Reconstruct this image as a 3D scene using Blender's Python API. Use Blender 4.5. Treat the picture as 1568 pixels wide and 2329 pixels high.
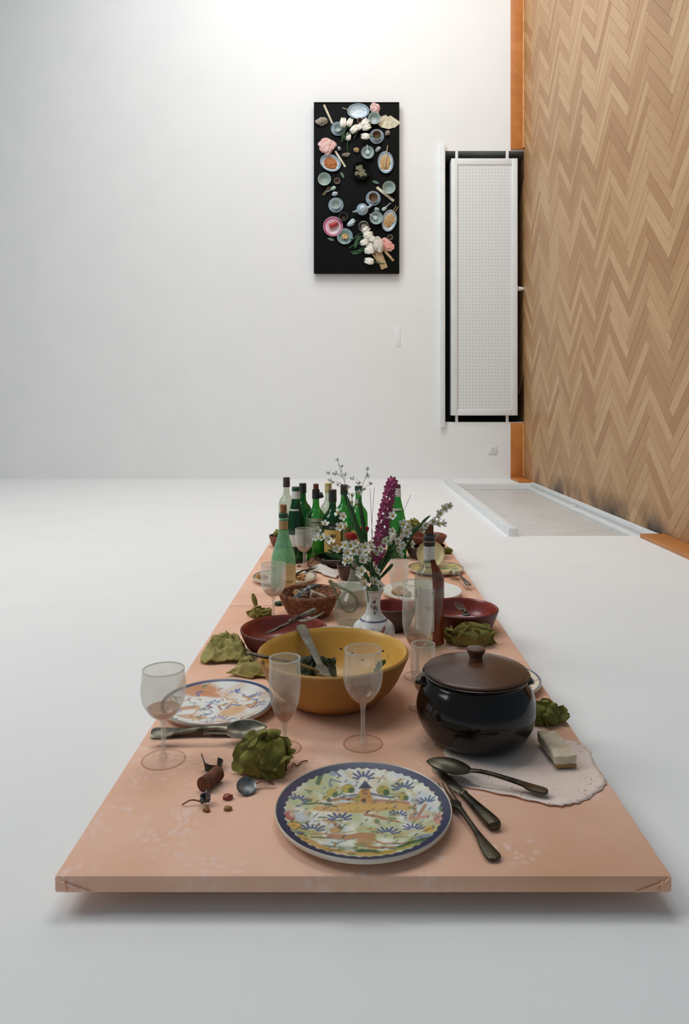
import bpy, bmesh, math, random
import numpy as np
from mathutils import Vector, Matrix, noise
random.seed(7)
PI = math.pi
S = bpy.context.scene
C = S.collection
for o in list(bpy.data.objects): bpy.data.objects.remove(o)

# ------------------------------------------------------------------ camera
F = 1630.0; CX, CY = 809.0, 931.0        # focal length and principal point for the 1568 x 2329 frame
HC = 0.68; T = 0.05; H = HC - T           # camera above the white wall, table top above that wall
cam = bpy.data.cameras.new('camera'); co = bpy.data.objects.new('camera', cam); C.objects.link(co)
co.location = (0, 0, HC); co.rotation_euler = (PI/2, 0, 0)
cam.sensor_fit = 'VERTICAL'; cam.sensor_height = 36; cam.lens = F/2329*36
cam.shift_x = (784-CX)/2329; cam.shift_y = -(1164.5-CY)/2329
cam.clip_start = 0.02
S.camera = co

# ------------------------------------------------------------------ world, lights, exposure
w = bpy.data.worlds.new('world'); S.world = w; w.use_nodes = True
bg = w.node_tree.nodes['Background']; bg.inputs[0].default_value = (0.66, 0.85, 1.0, 1); bg.inputs[1].default_value = 0.22
def area(name, loc, target, sx, sy, power, col):
    l = bpy.data.lights.new(name, 'AREA'); l.shape = 'RECTANGLE'; l.size = sx; l.size_y = sy; l.energy = power; l.color = col
    o = bpy.data.objects.new(name, l); C.objects.link(o); o.location = loc
    o.rotation_euler = (Vector(target)-Vector(loc)).to_track_quat('-Z', 'Y').to_euler(); return o
area('window_light_far', (-0.4, 3.9, 5.9), (0.7, 6.9, 1.6), 3.4, 3.0, 176, (0.985, 0.99, 1.0))
area('window_light_near', (-3.2, 1.7, 3.6), (0.3, 2.8, 0.1), 2.0, 2.4, 84, (1.0, 0.985, 0.97))
S.cycles.transparent_max_bounces = 64
S.view_settings.view_transform = 'Standard'; S.view_settings.look = 'None'
S.view_settings.exposure = -0.07; S.view_settings.gamma = 1.0; S.view_settings.use_curve_mapping = False

# ------------------------------------------------------------------ helpers
def lin(c):
    return tuple(((v/255)/12.92 if v/255 <= .04045 else ((v/255+.055)/1.055)**2.4) for v in c[:3])
def lin4(c): return lin(c)+(1,)
def W(px, py, Y): return Vector(((px-CX)*Y/F, Y, HC-(py-CY)*Y/F))            # point of the picture at depth Y
def TP(px, py, z=0.0):                                                       # point standing z above the table top
    Y = F*(H-z)/(py-CY); return Vector(((px-CX)*Y/F, Y, T+z))
def XP(px, Y): return (px-CX)*Y/F

MATS = {}
def nodes(name):
    m = bpy.data.materials.new(name); m.use_nodes = True; MATS[name] = m
    nt = m.node_tree; return m, nt, nt.nodes['Principled BSDF']
def M(name, c1, c2=None, scale=20, rough=.5, metal=0, bump=0, bscale=None, coat=0, detail=6, lo=.35, hi=.65, spec=.5, rand=0, sub=0):
    if name in MATS: return MATS[name]
    m, nt, b = nodes(name); N = nt.nodes; L = nt.links
    b.inputs['Roughness'].default_value = rough; b.inputs['Metallic'].default_value = metal
    b.inputs['Coat Weight'].default_value = coat; b.inputs['Coat Roughness'].default_value = .08
    b.inputs['Specular IOR Level'].default_value = spec
    tc = N.new('ShaderNodeTexCoord')
    nz = N.new('ShaderNodeTexNoise'); nz.inputs['Scale'].default_value = scale; nz.inputs['Detail'].default_value = detail
    L.new(tc.outputs['Object'], nz.inputs['Vector'])
    mr = N.new('ShaderNodeMapRange'); mr.inputs[1].default_value = lo; mr.inputs[2].default_value = hi
    L.new(nz.outputs['Fac'], mr.inputs[0])
    mx = N.new('ShaderNodeMix'); mx.data_type = 'RGBA'
    mx.inputs[6].default_value = lin4(c1); mx.inputs[7].default_value = lin4(c2 or c1)
    L.new(mr.outputs[0], mx.inputs[0]); out = mx.outputs[2]
    if rand:
        oi = N.new('ShaderNodeObjectInfo'); hs = N.new('ShaderNodeHueSaturation')
        r2 = N.new('ShaderNodeMapRange'); r2.inputs[3].default_value = 1-rand; r2.inputs[4].default_value = 1+rand
        L.new(oi.outputs['Random'], r2.inputs[0]); L.new(r2.outputs[0], hs.inputs['Value']); L.new(out, hs.inputs['Color']); out = hs.outputs[0]
    L.new(out, b.inputs['Base Color'])
    if bump:
        n2 = N.new('ShaderNodeTexNoise'); n2.inputs['Scale'].default_value = bscale or scale*4; n2.inputs['Detail'].default_value = 4
        L.new(tc.outputs['Object'], n2.inputs['Vector'])
        bp = N.new('ShaderNodeBump'); bp.inputs['Strength'].default_value = bump; bp.inputs['Distance'].default_value = .004
        L.new(n2.outputs['Fac'], bp.inputs['Height']); L.new(bp.outputs[0], b.inputs['Normal'])
    return m
def GLASS(name, tint, dust=(232, 226, 212), d0=.10, d1=.30, scale=25, gloss=.10, edge=.35, drough=.9):
    """thin dusty glass: tinted see-through wall, a diffuse film of dust, a clear reflection"""
    if name in MATS: return MATS[name]
    m, nt, b = nodes(name); N = nt.nodes; L = nt.links; N.remove(b); out = N['Material Output']
    tr = N.new('ShaderNodeBsdfTransparent'); tr.inputs[0].default_value = lin4(tint)
    df = N.new('ShaderNodeBsdfDiffuse'); df.inputs[0].default_value = lin4(dust)
    tl = N.new('ShaderNodeBsdfTranslucent'); tl.inputs[0].default_value = lin4(dust)
    md = N.new('ShaderNodeMixShader'); md.inputs[0].default_value = .4; L.new(df.outputs[0], md.inputs[1]); L.new(tl.outputs[0], md.inputs[2])
    tc = N.new('ShaderNodeTexCoord'); nz = N.new('ShaderNodeTexNoise'); nz.inputs['Scale'].default_value = scale; nz.inputs['Detail'].default_value = 5
    L.new(tc.outputs['Object'], nz.inputs['Vector'])
    mr = N.new('ShaderNodeMapRange'); mr.inputs[1].default_value = .35; mr.inputs[2].default_value = .68; mr.inputs[3].default_value = d0; mr.inputs[4].default_value = d1
    L.new(nz.outputs['Fac'], mr.inputs[0])
    lw = N.new('ShaderNodeLayerWeight'); lw.inputs[0].default_value = .25
    ml = N.new('ShaderNodeMath'); ml.operation = 'MULTIPLY_ADD'; ml.inputs[1].default_value = edge; ml.use_clamp = True
    L.new(lw.outputs['Facing'], ml.inputs[0]); L.new(mr.outputs[0], ml.inputs[2])
    m1 = N.new('ShaderNodeMixShader'); L.new(ml.outputs[0], m1.inputs[0]); L.new(tr.outputs[0], m1.inputs[1]); L.new(md.outputs[0], m1.inputs[2])
    gl = N.new('ShaderNodeBsdfGlossy'); gl.inputs['Roughness'].default_value = .06
    l2 = N.new('ShaderNodeLayerWeight'); l2.inputs[0].default_value = .5
    pw = N.new('ShaderNodeMath'); pw.operation = 'POWER'; pw.inputs[1].default_value = 4; L.new(l2.outputs['Facing'], pw.inputs[0])
    mg = N.new('ShaderNodeMath'); mg.operation = 'MULTIPLY_ADD'; mg.inputs[1].default_value = .35; mg.inputs[2].default_value = gloss*.45; mg.use_clamp = True; L.new(pw.outputs[0], mg.inputs[0])
    m2 = N.new('ShaderNodeMixShader'); L.new(mg.outputs[0], m2.inputs[0]); L.new(m1.outputs[0], m2.inputs[1]); L.new(gl.outputs[0], m2.inputs[2])
    L.new(m2.outputs[0], out.inputs['Surface']); return m
def VCOL(name, rough=.32, coat=.1):
    if name in MATS: return MATS[name]
    m, nt, b = nodes(name); a = nt.nodes.new('ShaderNodeVertexColor'); a.layer_name = 'paint'
    nt.links.new(a.outputs[0], b.inputs['Base Color']); b.inputs['Roughness'].default_value = rough; b.inputs['Coat Weight'].default_value = coat
    b.inputs['Coat Roughness'].default_value = .1
    return m

def obj(name, vf, mat, parent=None, smooth=True, angle=40, loc=None, rot=None, kind=None, solid=0):
    if isinstance(vf, bpy.types.Mesh): me = vf
    else:
        me = bpy.data.meshes.new(name); me.from_pydata([tuple(v) for v in vf[0]], [], vf[1]); me.update()
        if smooth:
            me.shade_smooth()
            try: me.set_sharp_from_angle(angle=math.radians(angle))
            except Exception: pass
    if mat and not me.materials: me.materials.append(mat)
    o = bpy.data.objects.new(name, me); C.objects.link(o)
    if parent: o.parent = parent
    if loc is not None: o.location = loc
    if rot is not None: o.rotation_euler = rot
    if kind: o['kind'] = kind
    if solid:
        s = o.modifiers.new('solid', 'SOLIDIFY'); s.thickness = solid; s.offset = 0
    return o
def tag(o, label, cat, group=None):
    o['label'] = label; o['category'] = cat
    if group: o['group'] = group
    return o
def thing(name, label, cat, loc, rotz=0, group=None, rot=None):
    o = bpy.data.objects.new(name, None); C.objects.link(o); o.empty_display_size = .02
    o.location = loc; o.rotation_euler = rot or (0, 0, rotz); return tag(o, label, cat, group)
def struct(name, vf, mat, parent=None, **k):
    return obj(name, vf, mat, parent, kind='structure', **k)

def join(*parts):
    V, Fa = [], []
    for v, f in parts:
        b = len(V); V += [tuple(p) for p in v]; Fa += [tuple(i+b for i in q) for q in f]
    return V, Fa
def xf(vf, loc=(0, 0, 0), rot=(0, 0, 0), sc=(1, 1, 1)):
    from mathutils import Euler
    m = Matrix.Translation(loc) @ Euler(rot).to_matrix().to_4x4() @ Matrix.Diagonal((*sc, 1))
    return [tuple(m @ Vector(v)) for v in vf[0]], vf[1]
def box(x0, x1, y0, y1, z0, z1, b=0):
    if b <= 0:
        v = [(x, y, z) for z in (z0, z1) for y in (y0, y1) for x in (x0, x1)]
        return v, [(0, 2, 3, 1), (4, 5, 7, 6), (0, 1, 5, 4), (2, 6, 7, 3), (0, 4, 6, 2), (1, 3, 7, 5)]
    bm = bmesh.new(); bmesh.ops.create_cube(bm, size=1)
    for v in bm.verts: v.co = Vector(((x0+x1)/2+v.co.x*(x1-x0), (y0+y1)/2+v.co.y*(y1-y0), (z0+z1)/2+v.co.z*(z1-z0)))
    bmesh.ops.bevel(bm, geom=bm.edges[:], offset=b, segments=2, affect='EDGES', profile=.5)
    bm.verts.index_update(); r = [tuple(v.co) for v in bm.verts], [tuple(v.index for v in f.verts) for f in bm.faces]; bm.free(); return r
def cr(pts, n=6):
    """Catmull-Rom through the points"""
    out = []; P = [pts[0]]+list(pts)+[pts[-1]]
    for i in range(1, len(P)-2):
        p0, p1, p2, p3 = [np.array(P[i+k], float) for k in (-1, 0, 1, 2)]
        for j in range(n):
            t = j/n; out.append(tuple(.5*((2*p1)+(-p0+p2)*t+(2*p0-5*p1+4*p2-p3)*t*t+(-p0+3*p1-3*p2+p3)*t**3)))
    out.append(tuple(float(q) for q in pts[-1])); return out
def lathe(prof, seg=48, ex=1, ey=1):
    V, R, Fa = [], [], []
    for r, z in prof:
        if r < 1e-6: R.append([len(V)]); V.append((0, 0, z))
        else:
            R.append(list(range(len(V), len(V)+seg)))
            V += [(r*ex*math.cos(2*PI*i/seg), r*ey*math.sin(2*PI*i/seg), z) for i in range(seg)]
    for a, b in zip(R, R[1:]):
        if len(a) == 1 and len(b) == 1: continue
        for i in range(seg):
            j = (i+1) % seg
            if len(a) == 1: Fa.append((a[0], b[j], b[i]))
            elif len(b) == 1: Fa.append((a[i], a[j], b[0]))
            else: Fa.append((a[i], a[j], b[j], b[i]))
    return V, Fa
def tube(path, rad, seg=8, flat=1.0, cap=True):
    """round (or flattened) rod along a path; rad a number or one per point"""
    P = [Vector(p) for p in path]; n = len(P); rad = [rad]*n if not hasattr(rad, '__len__') else list(rad)
    V, Fa = [], []; up = Vector((0, 0, 1)); prev = None
    for i in range(n):
        t = (P[min(i+1, n-1)]-P[max(i-1, 0)]).normalized()
        if prev is None:
            a = t.cross(up)
            if a.length < .15: a = t.cross(Vector((1, 0, 0)))
            a.normalize()
        else:
            a = prev-t*prev.dot(t); a.normalize()
        prev = a; b = t.cross(a)
        for k in range(seg):
            q = 2*PI*k/seg; V.append(tuple(P[i]+a*math.cos(q)*rad[i]+b*math.sin(q)*rad[i]*flat))
    for i in range(n-1):
        for k in range(seg):
            l = (k+1) % seg; Fa.append((i*seg+k, i*seg+l, (i+1)*seg+l, (i+1)*seg+k))
    if cap: Fa += [tuple(range(seg))[::-1], tuple((n-1)*seg+k for k in range(seg))]
    return V, Fa
def bar(st, seg=10):
    """solid along x from stations (x, y, z, half width, half thickness)"""
    V, Fa = [], []
    for x, y, z, hw, ht in st:
        for k in range(seg):
            q = 2*PI*k/seg; c, s = math.cos(q), math.sin(q)
            e = .7; V.append((x, y+hw*math.copysign(abs(c)**e, c), z+ht*math.copysign(abs(s)**e, s)))
    n = len(st)
    for i in range(n-1):
        for k in range(seg):
            l = (k+1) % seg; Fa.append((i*seg+k, (i+1)*seg+k, (i+1)*seg+l, i*seg+l))
    Fa += [tuple(range(seg)), tuple((n-1)*seg+k for k in range(seg))[::-1]]
    return V, Fa
def grid(nu, nv, fn):
    V = [tuple(fn(i/(nu-1), j/(nv-1))) for j in range(nv) for i in range(nu)]
    return V, [(j*nu+i, j*nu+i+1, (j+1)*nu+i+1, (j+1)*nu+i) for j in range(nv-1) for i in range(nu-1)]
def ridged(p, sc, sd):
    q = Vector((p[0]*sc+sd*7.3, p[1]*sc-sd*3.1, p[2]*sc+sd*1.7))
    a = 1-abs(noise.noise(q))*2; b = 1-abs(noise.noise(q*2.1+Vector((5, 1, 2))))*2
    return a*.65+b*.35
def crumple(rx, ry, rz, seed, sc=1.6, amp=.42, nu=72, nv=44):
    """a crumpled lump of cloth resting on z = 0: long folds with sharp creases"""
    rn = random.Random(seed*13.7); ax = [Vector((rn.uniform(-1, 1), rn.uniform(-1, 1), rn.uniform(-.7, .7))).normalized() for _ in range(3)]
    ph = [rn.uniform(0, 6) for _ in range(3)]
    def fn(u, v):
        a = (u % 1)*2*PI; b = -PI/2+v*PI
        d = Vector((math.cos(b)*math.cos(a), math.cos(b)*math.sin(a), math.sin(b)))
        w_ = noise.noise_vector(d*1.3+Vector((seed*3.1, seed, 0)))*.75; q = d+w_
        f0 = abs(math.sin(q.dot(ax[0])*sc*1.7+ph[0]))**.55; f1 = abs(math.sin(q.dot(ax[1])*sc*2.3+ph[1]))**.8; f2 = abs(math.sin(q.dot(ax[2])*sc*3.6+ph[2]))
        k = 1+amp*(.85*f0+.28*f1+.10*f2-.75)+.3*noise.noise(d*1.1+Vector((seed, 0, 0)))
        x, y, z = d*k
        return (x*rx, y*ry, max(0.0, (z*.75+.55)*rz))
    return grid(nu, nv, fn)
def flaps(rx, ry, rz, seed, n=13):
    """a balled-up cloth: a creased core with ruffled folds of fabric standing off it"""
    rn = random.Random(seed*31.7); parts = [crumple(rx*.8, ry*.8, rz*.8, seed, 1.6, .5, 60, 36)]
    for i in range(n):
        a = i*2.399+rn.uniform(-.3, .3); el = math.asin(min(1, .02+.95*((i+.5)/n)))
        d = Vector((math.cos(el)*math.cos(a), math.cos(el)*math.sin(a), math.sin(el)))
        t1 = d.cross(Vector((rn.uniform(-1, 1), rn.uniform(-1, 1), rn.uniform(-1, 1)))).normalized(); t2 = d.cross(t1)
        su, sv = rn.uniform(.5, .85), rn.uniform(.3, .5); ph, fr_ = rn.uniform(0, 6), rn.uniform(3.5, 6.5); tl = rn.uniform(-.7, .7); h0 = rn.uniform(.62, .84)
        def fn(u, v):
            x, y = (u-.5)*2*su, (v-.5)*2*sv*(.75+.25*math.sin(u*4+ph))
            h = h0+.12*math.sin(x*fr_+ph)+.42*v**3+tl*y*.4+.07*noise.noise(Vector((x*2.4, y*2.4, seed+i)))-.10*(x*x+y*y)
            p = d*h+t1*x*.72+t2*y*.72; L_ = p.length
            if L_ > 1.22: p = p*(1.22/L_)
            return (p.x*rx, p.y*ry, max(.0006, (p.z*.80+.30)*rz))
        f = grid(22, 12, fn); V = f[0]; n0 = len(V)
        inn = [(x*.955, y*.955, max(0.0, z-.0022)) for x, y, z in V]                      # second face: the cloth has thickness
        Fb = [tuple(reversed([k+n0 for k in q])) for q in f[1]]
        nu, nv = 22, 12; rim = [k for k in range(nu)]+[j*nu+nu-1 for j in range(1, nv)]+[(nv-1)*nu+k for k in range(nu-2, -1, -1)]+[j*nu for j in range(nv-2, 0, -1)]
        Fr = [(rim[(k+1) % len(rim)], rim[k], rim[k]+n0, rim[(k+1) % len(rim)]+n0) for k in range(len(rim))]
        parts.append((V+inn, list(f[1])+Fb+Fr))
    return join(*parts)
def rough_box(dx, dy, dz, seed, cuts=5, amp=.0025, taper=0.0):
    bm = bmesh.new(); bb = box(-dx, dx, -dy, dy, 0, dz, min(dx, dy, dz)*.18); me = bpy.data.meshes.new('b'); me.from_pydata(bb[0], [], bb[1]); bm.from_mesh(me)
    bmesh.ops.subdivide_edges(bm, edges=bm.edges[:], cuts=cuts, use_grid_fill=True)
    for v in bm.verts:
        v.co += noise.noise_vector(v.co*70+Vector((seed, 0, 0)))*amp+noise.noise_vector(v.co*22+Vector((seed, 3, 0)))*amp*1.6; v.co.z *= 1-taper*(v.co.x/dx+1)/2
    bm.verts.index_update(); r = [tuple(v.co) for v in bm.verts], [tuple(q.index for q in f.verts) for f in bm.faces]; bm.free(); return r
def sheet(c, hgt, seed, n=44, sc=5.0, thick=.004, base=.003, edge=.25):
    """cloth lying in the quad c (four xy corners), wrinkled up to hgt"""
    def fn(u, v):
        a = (1-u)*(1-v); b = u*(1-v); d = u*v; e = (1-u)*v
        x = a*c[0][0]+b*c[1][0]+d*c[2][0]+e*c[3][0]; y = a*c[0][1]+b*c[1][1]+d*c[2][1]+e*c[3][1]
        m = min(1, 4*min(u, 1-u, v, 1-v)+edge)
        r = max(0, ridged((u, v, 0), sc, seed)+.25)*hgt*m
        x += .012*noise.noise(Vector((u*3, v*3, seed))); y += .012*noise.noise(Vector((u*3, v*3, seed+9)))
        return (x, y, base+r)
    return grid(n, n, fn)
def ctr(vf):
    """move a mesh so that its base centre is the origin; returns mesh and offset"""
    V = np.array(vf[0]); o = np.array([(V[:, 0].min()+V[:, 0].max())/2, (V[:, 1].min()+V[:, 1].max())/2, 0])
    return ([tuple(p) for p in V-o], vf[1]), o

# ------------------------------------------------------------------ materials
WALLM = M('white_plaster', (238, 238, 236), (235, 236, 234), scale=3, rough=.85, bump=.03, bscale=220)
WHITE = M('white_enamel', (232, 234, 232), (224, 227, 226), scale=8, rough=.45)
GREYP = M('grey_white_cover', (214, 213, 208), (206, 206, 202), scale=6, rough=.5)
DARK = M('shade_dark_niche', (26, 29, 28), (34, 38, 36), scale=9, rough=.8)  # shade inside the recesses is worked into this dark lining colour
NICHE = M('niche_reveal', (150, 155, 148), (130, 136, 130), scale=5, rough=.8)
BASEW = M('orange_pine', (203, 132, 66), (184, 112, 50), scale=9, rough=.4, lo=.3, hi=.7)
BLACK = M('black_lacquer', (9, 11, 10), (13, 15, 14), scale=5, rough=.7, spec=.12)
OLIVE = M('olive_napkin', (148, 137, 70), (122, 114, 52), scale=24, rough=.9, bump=.25, bscale=160)
OLIVEP = M('faded_olive_napkin', (176, 165, 100), (152, 141, 78), scale=20, rough=.9, bump=.3, bscale=120)
OLIVED = M('dark_olive_napkin', (138, 132, 58), (98, 98, 38), scale=30, rough=.9, bump=.25, bscale=160)
SILVER = M('tarnished_silver', (150, 144, 126), (64, 60, 50), scale=34, rough=.38, metal=.85, lo=.3, hi=.7)
SILVERD = M('dark_tarnished_silver', (98, 92, 76), (38, 35, 28), scale=30, rough=.36, metal=.8, lo=.3, hi=.7)
YELLOW = M('yellow_glaze', (222, 174, 78), (208, 156, 60), scale=7, rough=.42, coat=.15, bump=.05, bscale=90)
YELLOWX = M('yellow_outside_glaze', (188, 136, 60), (164, 112, 48), scale=8, rough=.6, bump=.06, bscale=90)
POTM = M('black_brown_glaze', (26, 19, 15), (16, 13, 11), scale=9, rough=.13, spec=.4)
LIDM = M('brown_glaze', (80, 48, 30), (48, 29, 20), scale=9, rough=.3, spec=.4)
REDCLAY = M('oxblood_clay_glaze', (152, 60, 42), (124, 44, 32), scale=12, rough=.35, coat=.3)
REDCLAYX = M('oxblood_clay_outside', (112, 44, 32), (84, 32, 26), scale=12, rough=.5)
BROWNCLAY = M('dark_brown_clay', (58, 36, 28), (36, 24, 20), scale=12, rough=.4, coat=.2)
TERRA = M('terracotta', (140, 78, 54), (110, 58, 42), scale=12, rough=.7)
CORK = M('cork', (166, 116, 74), (118, 76, 46), scale=60, rough=.9, bump=.4, bscale=200)
CORKD = M('wine_stained_cork', (120, 72, 48), (84, 48, 34), scale=60, rough=.9, bump=.4, bscale=200)
BREAD = M('dry_bread', (228, 214, 190), (204, 184, 154), scale=40, rough=.95, bump=.6, bscale=120)
CRUST = M('bread_crust', (176, 138, 92), (140, 98, 58), scale=40, rough=.9, bump=.5, bscale=120)
CERAM = M('white_glazed_ceramic', (228, 224, 212), (216, 211, 198), scale=8, rough=.25, coat=.4)
UNDER = M('cream_plate_underside', (220, 210, 194), (206, 194, 176), scale=9, rough=.35, coat=.3)
BLUEB = M('blue_glaze_band', (34, 52, 98), (24, 38, 76), scale=40, rough=.25, coat=.4)
WICKER = M('brown_wicker', (158, 104, 68), (112, 68, 44), scale=70, rough=.7, bump=.4, bscale=150)
FOIL = M('grey_blue_foil', (132, 136, 134), (74, 78, 78), scale=50, rough=.35, metal=.7)
FOILB = M('black_capsule_foil', (34, 36, 36), (60, 66, 66), scale=50, rough=.3, metal=.5)
LEAFM = M('leaf_green', (52, 104, 48), (30, 66, 34), scale=30, rough=.55)
STEMM = M('stem_green', (86, 122, 62), (58, 92, 48), scale=30, rough=.6)
STEMP = M('pale_stem', (170, 164, 120), (140, 138, 100), scale=30, rough=.7)
PETAL = M('white_petal', (240, 240, 232), (226, 228, 218), scale=30, rough=.6)
PETALP = M('pale_dry_petal', (206, 206, 204), (190, 192, 190), scale=30, rough=.8)
PCENT = M('yellow_flower_centre', (196, 170, 60), (150, 126, 40), scale=60, rough=.8)
MAG = M('magenta_floret', (186, 84, 128), (140, 48, 88), scale=30, rough=.7, rand=.25)
REDP = M('red_petal', (196, 44, 34), (160, 30, 26), scale=30, rough=.7)
PAPER = M('white_paper', (222, 214, 204), (206, 196, 184), scale=14, rough=.9)
CREAML = M('cream_label', (222, 206, 150), (206, 186, 126), scale=30, rough=.8)
YELL = M('yellow_label', (226, 196, 116), (206, 168, 84), scale=12, rough=.8)
WHITEL = M('white_label', (222, 222, 214), (206, 206, 198), scale=30, rough=.8)
GREENL = M('green_white_label', (186, 198, 160), (160, 178, 132), scale=30, rough=.8)
TANL = M('tan_foil', (182, 150, 100), (150, 116, 70), scale=30, rough=.5)
CAPG = M('green_capsule', (30, 74, 44), (22, 54, 34), scale=30, rough=.4)
CAPK = M('black_capsule', (28, 30, 28), (38, 40, 38), scale=30, rough=.4)
CAPB = M('brown_capsule', (82, 52, 44), (48, 40, 38), scale=60, rough=.5)
INK = M('label_ink', (58, 50, 36), (42, 36, 28), scale=40, rough=.8)
INKR = M('red_brown_ink', (150, 70, 40), (130, 56, 34), scale=40, rough=.8)
INKB = M('blue_ink', (48, 70, 110), (40, 60, 96), scale=40, rough=.8)
G_CLEAR = GLASS('dusty_clear_glass', (248, 248, 244), dust=(246, 243, 234), d0=.08, d1=.22, edge=.32, gloss=.16)
G_FOGGY = GLASS('foggy_dusty_glass', (244, 244, 240), dust=(248, 246, 240), d0=.15, d1=.32, edge=.3, gloss=.14)
G_FOOT = GLASS('clear_glass_foot', (250, 248, 246), dust=(240, 228, 216), d0=.05, d1=.12, edge=.12, scale=40)
G_RES = GLASS('pink_wine_residue', (216, 178, 150), dust=(178, 128, 100), d0=.15, d1=.5, edge=.2)
G_GREEN = GLASS('green_bottle_glass', (112, 186, 112), dust=(64, 140, 78), d0=.14, d1=.3, edge=.10, gloss=.12)
G_GREEND = GLASS('dark_green_bottle_glass', (70, 142, 82), dust=(34, 96, 54), d0=.14, d1=.28, edge=.06, gloss=.12)
G_FROST = GLASS('dusty_light_green_bottle_glass', (176, 224, 184), dust=(168, 212, 178), d0=.38, d1=.66, edge=.22, scale=40)
G_PALE = GLASS('pale_clear_bottle_glass', (222, 228, 216), dust=(214, 214, 204), d0=.06, d1=.16, edge=.25)
G_AMB = GLASS('amber_wine_stain', (168, 84, 40), dust=(142, 66, 34), d0=.5, d1=.8, edge=.1)
G_EDGE = GLASS('glass_foot_edge', (242, 230, 220), dust=(232, 214, 200), d0=.12, d1=.22, edge=.1)
G_RIM = GLASS('glass_lip', (236, 238, 232), dust=(240, 240, 232), d0=.3, d1=.42, edge=.2)

def damask():
    m, nt, b = nodes('pink_damask_cloth'); N = nt.nodes; L = nt.links
    tc = N.new('ShaderNodeTexCoord')
    wn = N.new('ShaderNodeTexNoise'); wn.inputs['Scale'].default_value = 7; wn.inputs['Detail'].default_value = 2
    L.new(tc.outputs['Object'], wn.inputs['Vector'])
    wv = N.new('ShaderNodeMix'); wv.data_type = 'RGBA'; wv.inputs[0].default_value = .12
    L.new(tc.outputs['Object'], wv.inputs[6]); L.new(wn.outputs['Color'], wv.inputs[7])
    vo = N.new('ShaderNodeTexVoronoi'); vo.inputs['Scale'].default_value = 10; L.new(wv.outputs[2], vo.inputs['Vector'])
    v2 = N.new('ShaderNodeTexVoronoi'); v2.inputs['Scale'].default_value = 70; L.new(wv.outputs[2], v2.inputs['Vector'])
    a = N.new('ShaderNodeMapRange'); a.inputs[1].default_value = .50; a.inputs[2].default_value = .34; L.new(vo.outputs['Distance'], a.inputs[0])
    c = N.new('ShaderNodeMapRange'); c.inputs[1].default_value = .5; c.inputs[2].default_value = .3; L.new(v2.outputs['Distance'], c.inputs[0])
    mu = N.new('ShaderNodeMath'); mu.operation = 'MULTIPLY'; L.new(a.outputs[0], mu.inputs[0]); L.new(c.outputs[0], mu.inputs[1])
    mm = N.new('ShaderNodeMath'); mm.operation = 'MULTIPLY'; mm.inputs[1].default_value = .7; L.new(mu.outputs[0], mm.inputs[0])
    st = N.new('ShaderNodeTexNoise'); st.inputs['Scale'].default_value = 4; st.inputs['Detail'].default_value = 8; L.new(tc.outputs['Object'], st.inputs['Vector'])
    sr = N.new('ShaderNodeMapRange'); sr.inputs[1].default_value = .40; sr.inputs[2].default_value = .72; L.new(st.outputs['Fac'], sr.inputs[0])
    m0 = N.new('ShaderNodeMix'); m0.data_type = 'RGBA'; m0.inputs[6].default_value = lin4((240, 192, 164)); m0.inputs[7].default_value = lin4((224, 170, 136)); L.new(sr.outputs[0], m0.inputs[0])
    m1 = N.new('ShaderNodeMix'); m1.data_type = 'RGBA'; m1.inputs[7].default_value = lin4((240, 204, 188)); L.new(mm.outputs[0], m1.inputs[0]); L.new(m0.outputs[2], m1.inputs[6])
    L.new(m1.outputs[2], b.inputs['Base Color']); b.inputs['Roughness'].default_value = .8
    n3 = N.new('ShaderNodeTexNoise'); n3.inputs['Scale'].default_value = 400; L.new(tc.outputs['Object'], n3.inputs['Vector'])
    bp = N.new('ShaderNodeBump'); bp.inputs['Strength'].default_value = .12; bp.inputs['Distance'].default_value = .002; L.new(n3.outputs['Fac'], bp.inputs['Height']); L.new(bp.outputs[0], b.inputs['Normal'])
    return m
CLOTH = damask()
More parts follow.
